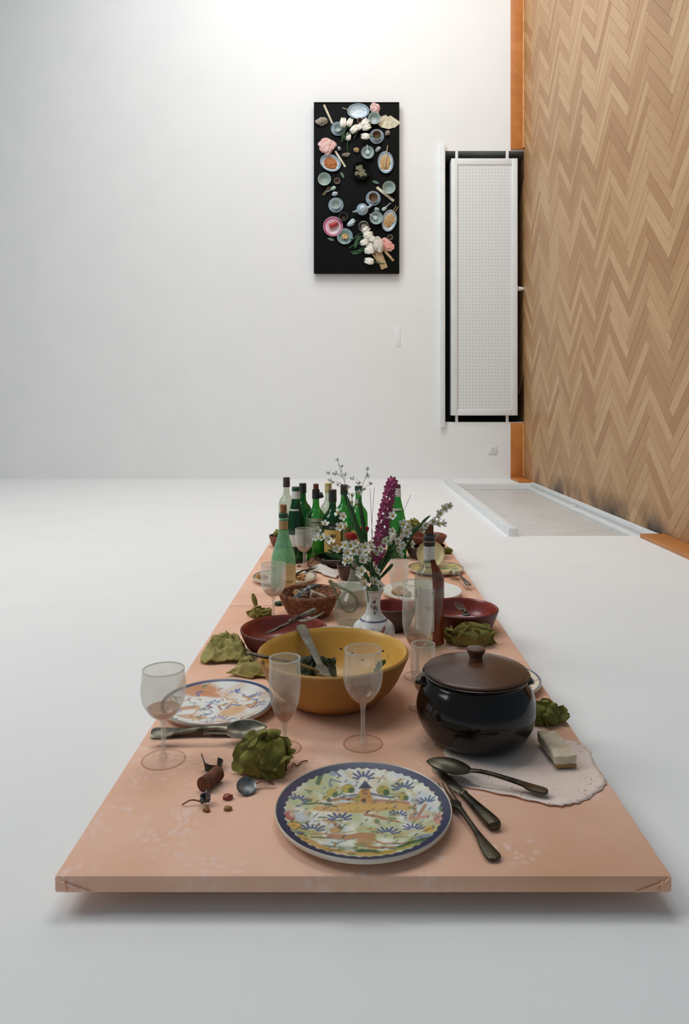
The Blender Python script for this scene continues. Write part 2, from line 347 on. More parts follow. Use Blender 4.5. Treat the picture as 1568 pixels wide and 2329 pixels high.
def parquet():
    m, nt, b = nodes('oak_parquet'); N = nt.nodes; L = nt.links
    tc = N.new('ShaderNodeTexCoord'); oi = N.new('ShaderNodeObjectInfo'); ge = N.new('ShaderNodeNewGeometry')
    rr = N.new('ShaderNodeMath'); rr.operation = 'ADD'; L.new(oi.outputs['Random'], rr.inputs[0]); L.new(ge.outputs['Random Per Island'], rr.inputs[1])
    fr = N.new('ShaderNodeMath'); fr.operation = 'FRACT'; L.new(rr.outputs[0], fr.inputs[0])
    cm = N.new('ShaderNodeVectorMath'); cm.operation = 'MULTIPLY_ADD'; cm.inputs[1].default_value = (6, 90, 6); L.new(tc.outputs['Object'], cm.inputs[0])
    cb = N.new('ShaderNodeCombineXYZ'); L.new(fr.outputs[0], cb.inputs[0]); sc = N.new('ShaderNodeVectorMath'); sc.operation = 'SCALE'; sc.inputs[3].default_value = 40; L.new(cb.outputs[0], sc.inputs[0]); L.new(sc.outputs[0], cm.inputs[2])
    nz = N.new('ShaderNodeTexNoise'); nz.inputs['Scale'].default_value = 1; nz.inputs['Detail'].default_value = 5; L.new(cm.outputs[0], nz.inputs['Vector'])
    rp = N.new('ShaderNodeValToRGB'); e = rp.color_ramp.elements
    e[0].position = 0; e[0].color = lin4((170, 128, 88)); e[1].position = 1; e[1].color = lin4((208, 172, 130))
    x = rp.color_ramp.elements.new(.5); x.color = lin4((190, 150, 106))
    L.new(fr.outputs[0], rp.inputs[0])
    mr = N.new('ShaderNodeMapRange'); mr.inputs[1].default_value = .3; mr.inputs[2].default_value = .75; mr.inputs[4].default_value = .55; L.new(nz.outputs['Fac'], mr.inputs[0])
    m1 = N.new('ShaderNodeMix'); m1.data_type = 'RGBA'; m1.inputs[7].default_value = lin4((168, 120, 76)); L.new(mr.outputs[0], m1.inputs[0]); L.new(rp.outputs[0], m1.inputs[6])
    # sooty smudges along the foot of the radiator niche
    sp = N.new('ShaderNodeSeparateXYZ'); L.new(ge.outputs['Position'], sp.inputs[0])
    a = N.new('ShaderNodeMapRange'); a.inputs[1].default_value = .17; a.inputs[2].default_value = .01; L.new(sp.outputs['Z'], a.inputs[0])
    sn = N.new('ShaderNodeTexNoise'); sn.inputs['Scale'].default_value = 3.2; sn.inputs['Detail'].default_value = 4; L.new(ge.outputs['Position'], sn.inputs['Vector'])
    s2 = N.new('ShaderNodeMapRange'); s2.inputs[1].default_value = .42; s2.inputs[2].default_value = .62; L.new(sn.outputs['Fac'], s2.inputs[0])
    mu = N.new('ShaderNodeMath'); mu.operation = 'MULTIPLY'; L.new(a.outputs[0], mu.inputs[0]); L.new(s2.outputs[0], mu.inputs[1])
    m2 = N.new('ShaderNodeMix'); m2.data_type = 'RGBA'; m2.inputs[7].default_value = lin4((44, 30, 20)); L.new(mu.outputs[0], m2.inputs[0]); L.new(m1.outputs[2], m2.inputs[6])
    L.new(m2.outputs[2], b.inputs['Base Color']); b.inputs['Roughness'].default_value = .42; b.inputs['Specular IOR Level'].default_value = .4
    return m
PARQ = parquet()
def perforated(name, c, hole, step, rad, size=.35):
    m, nt, b = nodes(name); N = nt.nodes; L = nt.links
    tc = N.new('ShaderNodeTexCoord')
    v = N.new('ShaderNodeVectorMath'); v.operation = 'SCALE'; v.inputs[3].default_value = 1/step; L.new(tc.outputs['Object'], v.inputs[0])
    fr = N.new('ShaderNodeVectorMath'); fr.operation = 'FRACTION'; L.new(v.outputs[0], fr.inputs[0])
    sb = N.new('ShaderNodeVectorMath'); sb.operation = 'SUBTRACT'; sb.inputs[1].default_value = (.5, .5, .5); L.new(fr.outputs[0], sb.inputs[0])
    ml = N.new('ShaderNodeVectorMath'); ml.operation = 'MULTIPLY'; ml.inputs[1].default_value = (1, 1, 0); L.new(sb.outputs[0], ml.inputs[0])
    ln = N.new('ShaderNodeVectorMath'); ln.operation = 'LENGTH'; L.new(ml.outputs[0], ln.inputs[0])
    mr = N.new('ShaderNodeMapRange'); mr.inputs[1].default_value = rad; mr.inputs[2].default_value = rad*.7; L.new(ln.outputs['Value'], mr.inputs[0])
    mx = N.new('ShaderNodeMix'); mx.data_type = 'RGBA'; mx.inputs[6].default_value = lin4(c); mx.inputs[7].default_value = lin4(hole); L.new(mr.outputs[0], mx.inputs[0])
    L.new(mx.outputs[2], b.inputs['Base Color']); b.inputs['Roughness'].default_value = .5; return m
GRILLE = perforated('perforated_white_grille', (226, 229, 228), (188, 192, 190), .0312, .19)

# ------------------------------------------------------------------ the room (the picture shows it lying on its side)
YB = HC*F/159; XF = (1192-CX)*YB/F; RS = YB/7.48                       # back wall plane, parquet plane
NZ0, NZ1, NX0 = HC-29*YB/F, HC+588*YB/F, 203*YB/F            # niche in the back wall
struct('wall_back', join(box(-7, NX0, YB, YB+.35, -.4, 7.5), box(NX0, XF+.3, YB, YB+.35, -.4, NZ0), box(NX0, XF+.3, YB, YB+.35, NZ1, 7.5)), WALLM, smooth=False)
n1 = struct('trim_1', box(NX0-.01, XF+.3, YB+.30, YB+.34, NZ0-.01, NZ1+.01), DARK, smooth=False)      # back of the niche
struct('reveal_panel', box(NX0, XF+.02, YB+.01, YB+.30, NZ1-.006, NZ1), NICHE, n1, smooth=False)
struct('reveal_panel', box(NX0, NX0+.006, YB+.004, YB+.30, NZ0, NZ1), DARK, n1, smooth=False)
MY0, MY1, MX1 = HC*F/288, HC*F/169, XF-.025          # recess in the wall that carries the table
struct('wall_front', join(box(-7, NX0, -2, YB, -.4, 0), box(NX0, XF+.01, -2, MY0, -.4, 0), box(NX0, XF+.01, MY1, YB, -.4, 0), box(MX1, XF+.01, MY0, MY1, -.4, -.02)), WALLM, smooth=False)
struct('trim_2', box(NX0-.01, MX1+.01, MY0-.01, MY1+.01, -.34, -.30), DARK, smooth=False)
# sills: a white ledge beside each recess
struct('trim_3', box(NX0-.045, NX0, YB-.045, YB+.28, NZ0-.05, NZ1+.055, .004), WHITE)
struct('trim_4', box(NX0-.05, NX0, MY0-.02, MY1+.05, -.28, .045, .004), WHITE)
struct('baseboard_back', join(box(XF-.13, XF-.001, YB-.022, YB, NZ1+.01, 7, .003), box(XF-.13, XF-.001, YB-.022, YB, .001, NZ0-.005, .003)), BASEW)
struct('baseboard_front', join(box(XF-.13, XF-.001, 2.4, MY0-.05, 0, .022, .003), box(XF-.13, XF-.001, MY1+.06, YB-.022, 0, .022, .003)), BASEW)
bead = M('pine_beading', (214, 160, 96), (196, 138, 78), scale=20, rough=.5)
struct('trim_5', tube([(XF-.008, YB-.03, NZ1+.02), (XF-.008, YB-.03, 7)], .011, 8), bead)
struct('trim_6', tube([(XF-.008, YB-.03, .03), (XF-.008, YB-.03, NZ0-.02)], .011, 8), bead)
struct('trim_7', box(MX1-.002, XF-.002, MY0-.04, MY1+.02, -.02, .012, .003), WHITE)       # white kerb at the foot of the recess
# parquet: herringbone planks, each its own piece
fl = struct('floor', box(XF+.012, XF+.1, 2.0, YB+.34, -.4, 7.2), M('parquet_bed', (120, 84, 52), rough=.8), smooth=False)
PL = .445*RS; PW = PL/6; G = .0011
def clip(poly, ax, lim, keep_less):
    out = []
    for i in range(len(poly)):
        p, q = poly[i], poly[(i+1) % len(poly)]
        ip = (p[ax] <= lim) == keep_less; iq = (q[ax] <= lim) == keep_less
        if ip: out.append(p)
        if ip != iq:
            t = (lim-p[ax])/(q[ax]-p[ax]); out.append((p[0]+(q[0]-p[0])*t, p[1]+(q[1]-p[1])*t))
    return out
def prism_x(poly, x0, x1, cy, cz):
    n = len(poly)
    V = [(x0, y-cy, z-cz) for y, z in poly]+[(x1, y-cy, z-cz) for y, z in poly]
    return V, [tuple(range(n)), tuple(range(2*n-1, n-1, -1))]+[(i, i+n, (i+1) % n+n, (i+1) % n) for i in range(n)]
plk = []
R2 = math.sqrt(.5)
for mth in range(-12, 14):
    for k in range(-90, 160):
        for typ in (0, 1):
            if typ == 0: a0, b0, a1, b1 = k*PW+2*PL*mth, k*PW, k*PW+2*PL*mth+PL, (k+1)*PW
            else: a0, b0, a1, b1 = (k-1)*PW+2*PL*mth, k*PW, k*PW+2*PL*mth, k*PW+PL
            ca, cb = (a0+a1)/2, (b0+b1)/2
            y = (ca-cb)*R2+4.65*RS; z = (ca+cb)*R2
            if not (2.2 < y < YB+.3 and -.3 < z < 6.4): continue
            poly = [((a-b)*R2+4.65*RS, (a+b)*R2) for a, b in ((a0+G, b0+G), (a1-G, b0+G), (a1-G, b1-G), (a0+G, b1-G))]
            n0 = list(poly)
            for ax, lim, kl in ((0, YB+.28 if NZ0+.35 < z < NZ1-.35 else YB-.002, True), (0, 2.3, False), (1, .004, False)):
                poly = clip(poly, ax, lim, kl)
                if len(poly) < 3: break
            if len(poly) < 3: continue
            plk.append((y, z, poly, poly == n0, typ))
vis = lambda p: CX+F*XF/p[0] < 1600 and p[1] < HC+(CY+20)*p[0]/F and CX+F*XF/p[0] > 1190
plk.sort(key=lambda p: (not vis(p), p[0]))
shared = {}
def plank_local(typ):
    # long axis along local x, lying in the yz plane after rotation
    return box(-PL/2+G, PL/2-G, -PW/2+G, PW/2-G, 0, .012)
rest = []
for i, (y, z, poly, whole, typ) in enumerate(plk):
    dx = random.uniform(0, .0012)
    if i < 296:
        if whole:
            if 'm' not in shared:
                o = obj('plank', plank_local(typ), PARQ, fl, smooth=False); shared['m'] = o.data
            else:
                o = bpy.data.objects.new('plank', shared['m']); C.objects.link(o); o.parent = fl
            o.location = (XF+dx, y, z)
            d = Vector((0, R2, R2)) if typ == 0 else Vector((0, -R2, R2))
            nrm = Vector((1, 0, 0)); side = nrm.cross(d)
            o.rotation_euler = Matrix((d, side, nrm)).transposed().to_euler()
        else:
            cy = sum(p[0] for p in poly)/len(poly); cz = sum(p[1] for p in poly)/len(poly)
            d = Vector((0, R2, R2)) if typ == 0 else Vector((0, -R2, R2)); nrm = Vector((1, 0, 0)); side = nrm.cross(d)
            loc = []
            for p in poly:
                q = Vector((0, p[0]-cy, p[1]-cz)); loc.append((q.dot(d), q.dot(side)))
            n = len(loc); V = [(a, b, 0) for a, b in loc]+[(a, b, .012) for a, b in loc]
            Fc = [tuple(range(n)), tuple(range(2*n-1, n-1, -1))]+[(j, j+n, (j+1) % n+n, (j+1) % n) for j in range(n)]
            o = obj('plank', (V, Fc), PARQ, fl, smooth=False, loc=(XF+dx, cy, cz)); o.rotation_euler = Matrix((d, side, nrm)).transposed().to_euler()
    else: rest.append(prism_x(poly, XF+dx, XF+.012, 0, 0))
obj('far_planks', join(*rest), PARQ, fl, smooth=False, kind='stuff')

# ------------------------------------------------------------------ radiators, socket, wall marks
Yr = YB-.045
rx0, rx1 = XP(1027, Yr), XP(1178, Yr); rz0, rz1 = HC-(945-CY)*Yr/F, HC-(360-CY)*Yr/F
cxr, czr = (rx0+rx1)/2, (rz0+rz1)/2; hw, hh = (rx1-rx0)/2, (rz1-rz0)/2
rad = thing('radiator', 'long white radiator with a perforated front set in the dark niche below the black panel', 'radiator', (cxr, YB, czr), rot=(PI/2, 0, 0))
b_ = .012
obj('casing', box(-hw, hw, -hh, hh, -.10, .036, .006), WHITE, rad)
obj('grille', box(-hw+.06, hw-.055, -hh+.06, hh-.06, .03, .0385), GRILLE, rad, smooth=False)
fb = obj('frame', join(box(-hw, -hw+.062, -hh, hh, .03, .047, .004), box(hw-.057, hw, -hh, hh, .03, .047, .004), box(-hw+.062, hw-.057, -hh, -hh+.062, .03, .047, .004), box(-hw+.062, hw-.057, hh-.062, hh, .03, .047, .004)), WHITE, rad)
obj('seam', box(-hw+.0615, -hw+.0665, -hh+.06, hh-.06, .03, .0395), M('rust_line', (150, 120, 92), rough=.8), rad, smooth=False)
for px in (1041, 1157):
    for e in (1, -1):
        x = XP(px, Yr)-cxr
        y1 = (NZ1-czr) if e > 0 else (NZ0-czr)
        obj('bracket', box(x-.013, x+.013, min(e*hh, y1), max(e*hh, y1), -.03, .0, .002), WHITE, rad)
zf = HC-(655-CY)*Yr/F-czr
obj('foot', xf(lathe([(0, 0), (.026, 0), (.018, .05), (.013, XF-rx1-.001), (0, XF-rx1-.001)], 16), (hw, zf, .0), (0, PI/2, 0)), WHITE, rad)
# second radiator: its plain cover lies in the recess of the wall that carries the table
rc = thing('radiator_cover', 'plain grey-white radiator cover lying in the recess next to the parquet', 'radiator cover', ((NX0+MX1)/2, (MY0+MY1)/2, -.30))
hx, hy = (MX1-NX0)/2, (MY1-MY0)/2
obj('panel', box(-hx+.03, hx-.012, -hy+.03, hy-.012, .16, .255, .004), GREYP, rc)
obj('rim', box(hx-.06, hx-.012, -hy+.03, hy-.012, .255, .272, .003), WHITE, rc)
obj('rim', box(-hx+.03, hx-.06, hy-.06, hy-.012, .255, .266, .003), WHITE, rc)
for sy in (-1, 1):
    for sx in (-1, 1): obj('foot', box(sx*.28-.02, sx*.28+.02, sy*1.2-.02, sy*1.2+.02, 0, .17), WHITE, rc)
obj('bracket', box(hx-.05, hx-.015, -.02, .02, .27, .285, .003), WHITE, rc)
so = thing('wall_socket', 'small square white power socket above the orange baseboard', 'power socket', W(1121, 1023, YB), rot=(PI/2, 0, 0))
obj('plate', box(-.042, .042, -.042, .042, 0, .009, .003), WHITE, so)
obj('insert', lathe([(0, .0095), (.021, .0095), (.021, .012), (.0175, .012), (.016, .010), (0, .010)], 28), WHITE, so)
for sx in (-1, 1): obj('contact_hole', lathe([(.003, .0102), (.003, .0108), (0, .0108)], 10), CAPK, so, loc=(0, sx*.0075, 0))
sw = thing('blank_plate', 'narrow flush white cover strip on the wall below the black panel', 'wall plate', W(905, 765, YB), rot=(PI/2, 0, 0))
obj('plate', box(-.022, .022, -.1, .1, 0, .004, .001), WALLM, sw)
obj('lip', box(.018, .024, -.1, .1, .0, .006, .001), WALLM, sw)

# ------------------------------------------------------------------ the table boards
yf, ym, ye = .966, F*H/(1377-CY), 3.43
def board(y0, y1, label):
    xl = lambda y: XP(120+.647*(1996-(CY+F*H/y)), y)
    x0, x1 = -.4075, .4285
    t = thing('table_board', label, 'table top', ((x0+x1)/2, (y0+y1)/2, 0), group='cloth covered boards hung on the white wall')
    hx, hy = (x1-x0)/2, (y1-y0)/2
    obj('top', box(-hx, hx, -hy+.0015, hy-.0015, T-.024, T, .0045), CLOTH, t)
    for s in (-1, 1): obj('batten', box(-hx+.09, hx-.09, s*hy*.6-.03, s*hy*.6+.03, .0008, T-.024), M('batten_wood', (160, 120, 84), (140, 100, 66), rough=.8), t, smooth=False)
    return t, hx, hy
tb, hx, hy = board(yf, ym, 'pink damask covered board carrying the painted plate and black pot')
for s in (-1, 1):        # folded cloth corners
    obj('folded_corner', join(tube([(s*(hx-.014), -hy-.0005, T-.006), (s*(hx-.018), -hy-.001, T-.02)], [.0016, .001], 6), tube([(s*(hx-.002), -hy+.003, T-.003), (s*(hx-.011), -hy-.0002, T-.008), (s*(hx-.05), -hy-.0002, T-.021)], [.0018, .0016, .0008], 6)), CLOTH, tb)
board(ym+.001, ye, 'pink damask covered board carrying the cluster of green bottles')

# ------------------------------------------------------------------ painted plates
class Paint:
    """brush strokes worked out per vertex; coordinates are plate units (rim = 1)"""
    def __init__(s, xy, base): s.p = xy; s.c = np.tile(np.array(lin(base)), (len(xy), 1))
    def _mix(s, a, col): s.c = s.c*(1-a[:, None])+np.array(lin(col))*a[:, None]
    def stroke(s, pts, wd, col, al=.9, soft=.35):
        d = np.full(len(s.p), 9.0)
        for (x0, y0), (x1, y1) in zip(pts, pts[1:]):
            v = np.array([x1-x0, y1-y0]); q = s.p-np.array([x0, y0]); t = np.clip((q@v)/max(v@v, 1e-9), 0, 1)
            d = np.minimum(d, np.linalg.norm(q-t[:, None]*v, axis=1))
        s._mix(al*np.clip((wd-d)/(wd*soft), 0, 1), col)
    def blob(s, c, rx, ry, col, al=.9, soft=.4, rot=0):
        q = s.p-np.array(c); cc, ss = math.cos(rot), math.sin(rot)
        u = (q[:, 0]*cc+q[:, 1]*ss)/rx; v = (-q[:, 0]*ss+q[:, 1]*cc)/ry
        s._mix(al*np.clip((1-np.sqrt(u*u+v*v))/soft, 0, 1), col)
    def poly(s, pts, col, al=.9):
        x, y = s.p[:, 0], s.p[:, 1]; ins = np.zeros(len(x), bool)
        for i in range(len(pts)):
            (x0, y0), (x1, y1) = pts[i], pts[i-1]
            cnd = (y0 > y) != (y1 > y); ins ^= cnd & (x < (x1-x0)*(y-y0)/((y1-y0) if y1 != y0 else 1e-9)+x0)
        s._mix(al*ins.astype(float), col)
    def ring(s, r0, r1, col, scal=0, n=60, al=1.0):
        r = np.linalg.norm(s.p, axis=1); a = np.arctan2(s.p[:, 1], s.p[:, 0]); ri = r0+scal*np.abs(np.sin(a*n/2))
        s._mix(al*((r > ri) & (r < r1)).astype(float), col)
    def fan(s, c, size, col=(44, 66, 122), a0=15, a1=165, n=7, sq=1.0):
        for i in range(n):
            a = math.radians(a0+(a1-a0)*i/(n-1)); k = size*(.42+.3*math.sin(i*2.1)**2)
            p = (c[0]+math.cos(a)*size*.45, c[1]+math.sin(a)*size*.45*sq); q = (c[0]+math.cos(a)*(size*.45+k), c[1]+math.sin(a)*(size*.45+k)*sq)
            s.stroke([p, q], size*.12, col, .95, .3)
def painted_plate(name, label, R, hgt, paint, loc, rz=0, group=None, nr=80, na=300, cat='plate', flat=.62, under=UNDER):
    t = thing(name, label, cat, loc, rz, group)
    def zf(r):
        if r < flat: return .35*hgt
        u = (r-flat)/(1-flat); return hgt*(.35+.63*(u**1.4))
    rs = np.linspace(.004, .985, nr); an = np.arange(na)*2*PI/na
    xy = np.array([(r*math.cos(a), r*math.sin(a)) for r in rs for a in an])
    V = [(x*R, y*R, zf(math.hypot(x, y))) for x, y in xy]
    Fa = [(i*na+k, i*na+(k+1) % na, (i+1)*na+(k+1) % na, (i+1)*na+k) for i in range(nr-1) for k in range(na)]
    Fa.append(tuple(range(na))[::-1])
    P = paint(xy)
    me = bpy.data.meshes.new('painted_face'); me.from_pydata(V, [], Fa); me.update(); me.shade_smooth()
    at = me.color_attributes.new('paint', 'FLOAT_COLOR', 'POINT')
    at.data.foreach_set('color', np.concatenate([np.clip(P.c, 0, 1), np.ones((len(xy), 1))], 1).ravel().astype(np.float32))
    obj('painted_face', me, VCOL('painted_faience'), t)
    e = zf(.985)
    pr = [(R*.985, e), (R*.995, e+.0012), (R*1.003, e-.001), (R*.99, e-.006), (R*flat*1.02, .004), (R*flat*.97, 0), (R*flat*.9, 0), (R*flat*.86, .003), (0, .003)]
    obj('body', lathe(pr, 96), under, t)
    return t
PLZ = .019
pc = Vector((XP(827, 1.105), 1.108, T)); PR = .1362
def pk(cx, cy):
    """a spot of the front plate, read from a 3.409x enlargement of the region starting at (600, 1700)"""
    q = TP(600+cx/3.4087, 1700+cy/3.4087, .013); return ((q.x-pc.x)/PR, (q.y-pc.y)/PR)
def paint_front(xy):
    P = Paint(xy, (226, 222, 204)); K = lambda *a: [pk(*q) for q in a]
    n = np.array([noise.noise(Vector((x*3.2, y*3.2, 1.3))) for x, y in xy]); n2 = np.array([noise.noise(Vector((x*9, y*9, 4.3))) for x, y in xy])
    P._mix(np.clip(n*2.0+.08, 0, .68), (160, 172, 104)); P._mix(np.clip(-n*1.2-.05, 0, .5), (156, 178, 200)); P._mix(np.clip(n2*1.2-.1, 0, .5), (200, 164, 76))
    low = np.clip((-xy[:, 1]+.15)*.9, 0, 1)
    P._mix(low*np.clip(n2*1.6+.35, 0, .75), (126, 146, 72))
    P.poly(K((380, 450), (400, 425), (520, 408), (720, 390), (860, 388), (1100, 398), (1190, 430), (1120, 455), (1000, 452), (740, 478), (430, 462)), (196, 146, 66), .85)
    P.poly(K((480, 440), (700, 410), (980, 405), (1150, 425), (900, 440), (700, 455)), (210, 172, 90), .7)
    P.stroke(K((505, 385), (600, 365), (700, 372)), .035, (158, 98, 56), .85); P.stroke(K((860, 378), (1000, 385), (1120, 398)), .03, (166, 104, 60), .85)
    P.stroke(K((600, 352), (720, 335)), .018, (54, 84, 130)); P.stroke(K((830, 325), (920, 348), (1000, 358)), .022, (54, 84, 130))
    P.stroke(K((310, 412), (400, 402), (512, 408)), .024, (34, 78, 46)); P.blob(pk(350, 380), .05, .05, (34, 78, 46))
    for (c, rx, ry) in (((530, 322), .075, .10), ((655, 288), .085, .11), ((925, 305), .085, .12), ((1078, 348), .065, .10), ((480, 360), .05, .06)):
        P.blob(pk(*c), rx, ry, (58, 60, 34), .8, .2); P.blob(pk(*c), rx*.92, ry*.92, (186, 164, 74), .95, .2); P.blob(pk(c[0]+26, c[1]+14), rx*.6, ry*.75, (34, 84, 48), .9, .4)
    P.poly(K((690, 388), (762, 288), (818, 285), (852, 392)), (196, 136, 72), .95); P.poly(K((690, 388), (740, 322), (765, 330), (740, 390)), (168, 160, 74), .7)
    P.poly(K((733, 290), (785, 228), (842, 286)), (40, 58, 96), .95)
    P.blob(pk(777, 322), .014, .02, (40, 40, 50)); P.poly(K((757, 392), (762, 366), (790, 364), (795, 392)), (44, 40, 40), .85)
    for c, s_ in (((268, 402), .12), ((775, 228), .15), ((1082, 305), .15), ((1262, 415), .12), ((588, 535), .15), ((375, 620), .15), ((1045, 500), .11), ((960, 640), .13), ((1160, 610), .12)):
        P.fan(pk(*c), s_)
    P.stroke(K((480, 190), (445, 215), (420, 268)), .035, (28, 92, 48)); P.stroke(K((470, 185), (540, 185), (595, 212)), .02, (60, 78, 130)); P.blob(pk(540, 205), .06, .04, (120, 140, 180), .8); P.stroke(K((510, 268), (520, 235), (600, 246)), .012, (60, 90, 150))
    P.blob(pk(200, 525), .075, .12, (176, 84, 72)); P.blob(pk(218, 510), .035, .06, (220, 196, 166), .7); P.blob(pk(243, 590), .085, .11, (214, 160, 62)); P.stroke(K((200, 640), (240, 640), (295, 585)), .008, (90, 60, 40)); P.blob(pk(280, 655), .07, .05, (64, 84, 124), .8)
    P.blob(pk(1383, 475), .05, .09, (36, 96, 52)); P.blob(pk(1355, 552), .07, .13, (196, 128, 116)); P.blob(pk(1288, 622), .085, .10, (206, 160, 66)); P.blob(pk(1240, 680), .12, .05, (110, 134, 168), .8)
    # the leaping hare
    BR, BD = (178, 124, 70), (112, 74, 42)
    P.stroke(K((520, 655), (650, 665), (760, 645), (835, 650)), .055, BD, .8); P.stroke(K((520, 652), (650, 660), (760, 642), (832, 646)), .048, BR)
    P.blob(pk(555, 610), .075, .075, BD, .8); P.blob(pk(555, 610), .066, .066, (196, 150, 76)); P.stroke(K((470, 532), (540, 545), (575, 585)), .028, BR); P.stroke(K((590, 570), (600, 600)), .02, BD)
    P.stroke(K((510, 640), (430, 632), (365, 650)), .016, BR); P.stroke(K((515, 665), (440, 668), (368, 676)), .016, BD)
    P.blob(pk(790, 690), .12, .10, BR); P.blob(pk(775, 715), .07, .05, (130, 120, 60), .8)
    P.stroke(K((830, 640), (870, 690), (930, 712), (1100, 718)), .02, BR); P.stroke(K((740, 715), (850, 740), (1030, 752)), .024, BR); P.stroke(K((760, 730), (860, 748), (1030, 760)), .008, BD)
    # small dog, bird, fence
    P.stroke(K((790, 488), (860, 500), (930, 515)), .034, (168, 116, 66)); P.stroke(K((910, 520), (980, 530), (1040, 542)), .022, (168, 116, 66)); P.blob(pk(880, 540), .04, .06, (84, 96, 50), .8)
    P.stroke(K((1140, 500), (1180, 470), (1165, 440)), .022, (176, 124, 66)); P.stroke(K((1200, 495), (1235, 450), (1255, 425)), .026, (166, 106, 58)); P.stroke(K((1140, 515), (1200, 510), (1270, 510)), .03, (190, 130, 116))
    for i in range(5): P.stroke(K((1150+i*12, 365), (1150+i*12, 395)), .005, (90, 96, 60))
    P.stroke(K((1145, 380), (1205, 378)), .005, (90, 96, 60))
    # bottom ground
    P.stroke(K((300, 690), (430, 762), (600, 800), (800, 822), (1000, 800)), .06, (198, 148, 68), .8); P.stroke(K((740, 780), (830, 775), (900, 800)), .045, (32, 80, 42)); P.stroke(K((1060, 755), (1140, 720), (1270, 712)), .045, (32, 80, 42)); P.stroke(K((900, 800), (1010, 790), (1130, 755)), .03, (170, 150, 60)); P.stroke(K((560, 715), (545, 745)), .02, BR)
    rnd = random.Random(3)
    for i in range(190):
        a = rnd.uniform(0, 2*PI); r = .88*math.sqrt(rnd.random()); c = (r*math.cos(a), r*math.sin(a)); k = rnd.uniform(.02, .05)
        P.stroke([c, (c[0]+k*.6, c[1]+k)], rnd.uniform(.006, .014), rnd.choice([(50, 70, 120), (40, 90, 56), (60, 54, 46), (140, 120, 60), (70, 110, 80)]), .8)
    for i in range(9): P.stroke(K((590+i*16, 735), (588+i*17, 775)), .006, (60, 110, 64))
    for i in range(46):
        a = rnd.uniform(PI*1.05, PI*1.95) if i < 30 else rnd.uniform(0, PI); r = rnd.uniform(.3, .85); c = (r*math.cos(a), r*math.sin(a)); k = rnd.uniform(.05, .11)
        P.stroke([c, (c[0]+k, c[1]+rnd.uniform(-.03, .03))], rnd.uniform(.012, .024), rnd.choice([(40, 88, 50), (64, 110, 66), (150, 128, 60), (176, 140, 70)]), .7)
    P.ring(.905, .995, (22, 34, 74), scal=-.024, n=50); P.ring(.955, .995, (20, 30, 62), al=.6)
    return P
painted_plate('dinner_plate', 'large plate painted with a leaping hare and a mill inside a scalloped blue rim', PR, PLZ, paint_front, pc, nr=130, na=420)
def paint_generic(seed, base, cols, rim=(34, 56, 108), rr=.945, n=60, big=()):
    def f(xy):
        P = Paint(xy, base); rnd = random.Random(seed)
        nn = np.array([noise.noise(Vector((x*3, y*3, seed*1.7))) for x, y in xy]); P._mix(np.clip(nn*.9, 0, .35), cols[0])
        for c, rx, ry, col, ro in big: P.blob(c, rx, ry, col, .9, .35, ro)
        for i in range(n):
            a = rnd.uniform(0, 2*PI); r = .86*math.sqrt(rnd.random()); c = (r*math.cos(a), r*math.sin(a)); k = rnd.uniform(.05, .18); b = rnd.uniform(0, 2*PI)
            pts = [c, (c[0]+k*math.cos(b), c[1]+k*math.sin(b)), (c[0]+k*1.5*math.cos(b+.7), c[1]+k*1.5*math.sin(b+.7))]
            P.stroke([p for p in pts], rnd.uniform(.012, .035), rnd.choice(cols), .85)
        if rim: P.ring(rr, 1, rim)
        return P
    return f
OR = (206, 140, 72)
def paint_left(xy):
    P = paint_generic(11, (226, 226, 220), [(206, 140, 72), (190, 130, 78), (150, 84, 64), (60, 92, 150), (214, 170, 96), (96, 120, 80), (150, 160, 176)], n=72, rr=.95,
        big=(((-.45, .60), .42, .26, (204, 128, 58), .2), ((-.25, .48), .30, .12, (198, 120, 60), -.4), ((.30, -.22), .36, .20, (214, 164, 98), .9), ((-.5, -.1), .25, .1, (186, 130, 84), .3), ((-.35, -.5), .34, .1, (196, 150, 96), -.1)))(xy)
    for c in ((.2, .55), (.62, .35), (-.1, .1), (.1, -.55), (-.7, -.3), (.75, -.1)): P.fan(c, .13, (66, 104, 170), n=5)
    P.stroke([(.5, .0), (.7, .12), (.62, -.1), (.5, .0)], .02, (150, 70, 74)); P.stroke([(.7, .12), (.85, .05)], .02, (150, 70, 74))
    P.ring(.935, 1, (26, 46, 96)); return P
lp = TP(496, 1592, .018); lp.z = T
painted_plate('dinner_plate', 'white plate with ochre and blue painted sprigs behind the left wine glass', .118, .019, paint_left, lp)
rp = TP(1119, 1542, .015); rp.z = T
painted_plate('dinner_plate', 'blue-rimmed plate half hidden behind the black lidded pot', .111, .018, paint_generic(5, (224, 216, 196), [(206, 160, 90), (186, 120, 70), (220, 190, 130), (84, 110, 150)], n=60), rp, nr=50, na=200)
yp = TP(992, 1291, .015); yp.z = T
painted_plate('dinner_plate', 'ochre plate with green leaf painting and dark rim at the board edge', .107, .018, paint_generic(8, (206, 176, 110), [(40, 112, 62), (214, 184, 120), (190, 150, 90), (228, 214, 176)], rim=(44, 52, 72), n=46, big=(((.25, .25), .35, .18, (34, 108, 60), .2), ((.7, .1), .2, .1, (60, 128, 60), -.7))), yp, nr=50, na=200)
jp = TP(648, 1311, .015); jp.z = T
painted_plate('dinner_plate', 'dark-rimmed plate with dried food leftovers beside the frosted green bottle', .117, .018, paint_generic(9, (212, 200, 176), [(190, 140, 92), (214, 196, 160), (150, 110, 70), (226, 220, 206)], rim=(44, 48, 50), n=50, big=(((-.8, .0), .25, .3, (170, 128, 60), 0),)), jp, nr=50, na=200)
wp = TP(960, 1346, .012); wp.z = T
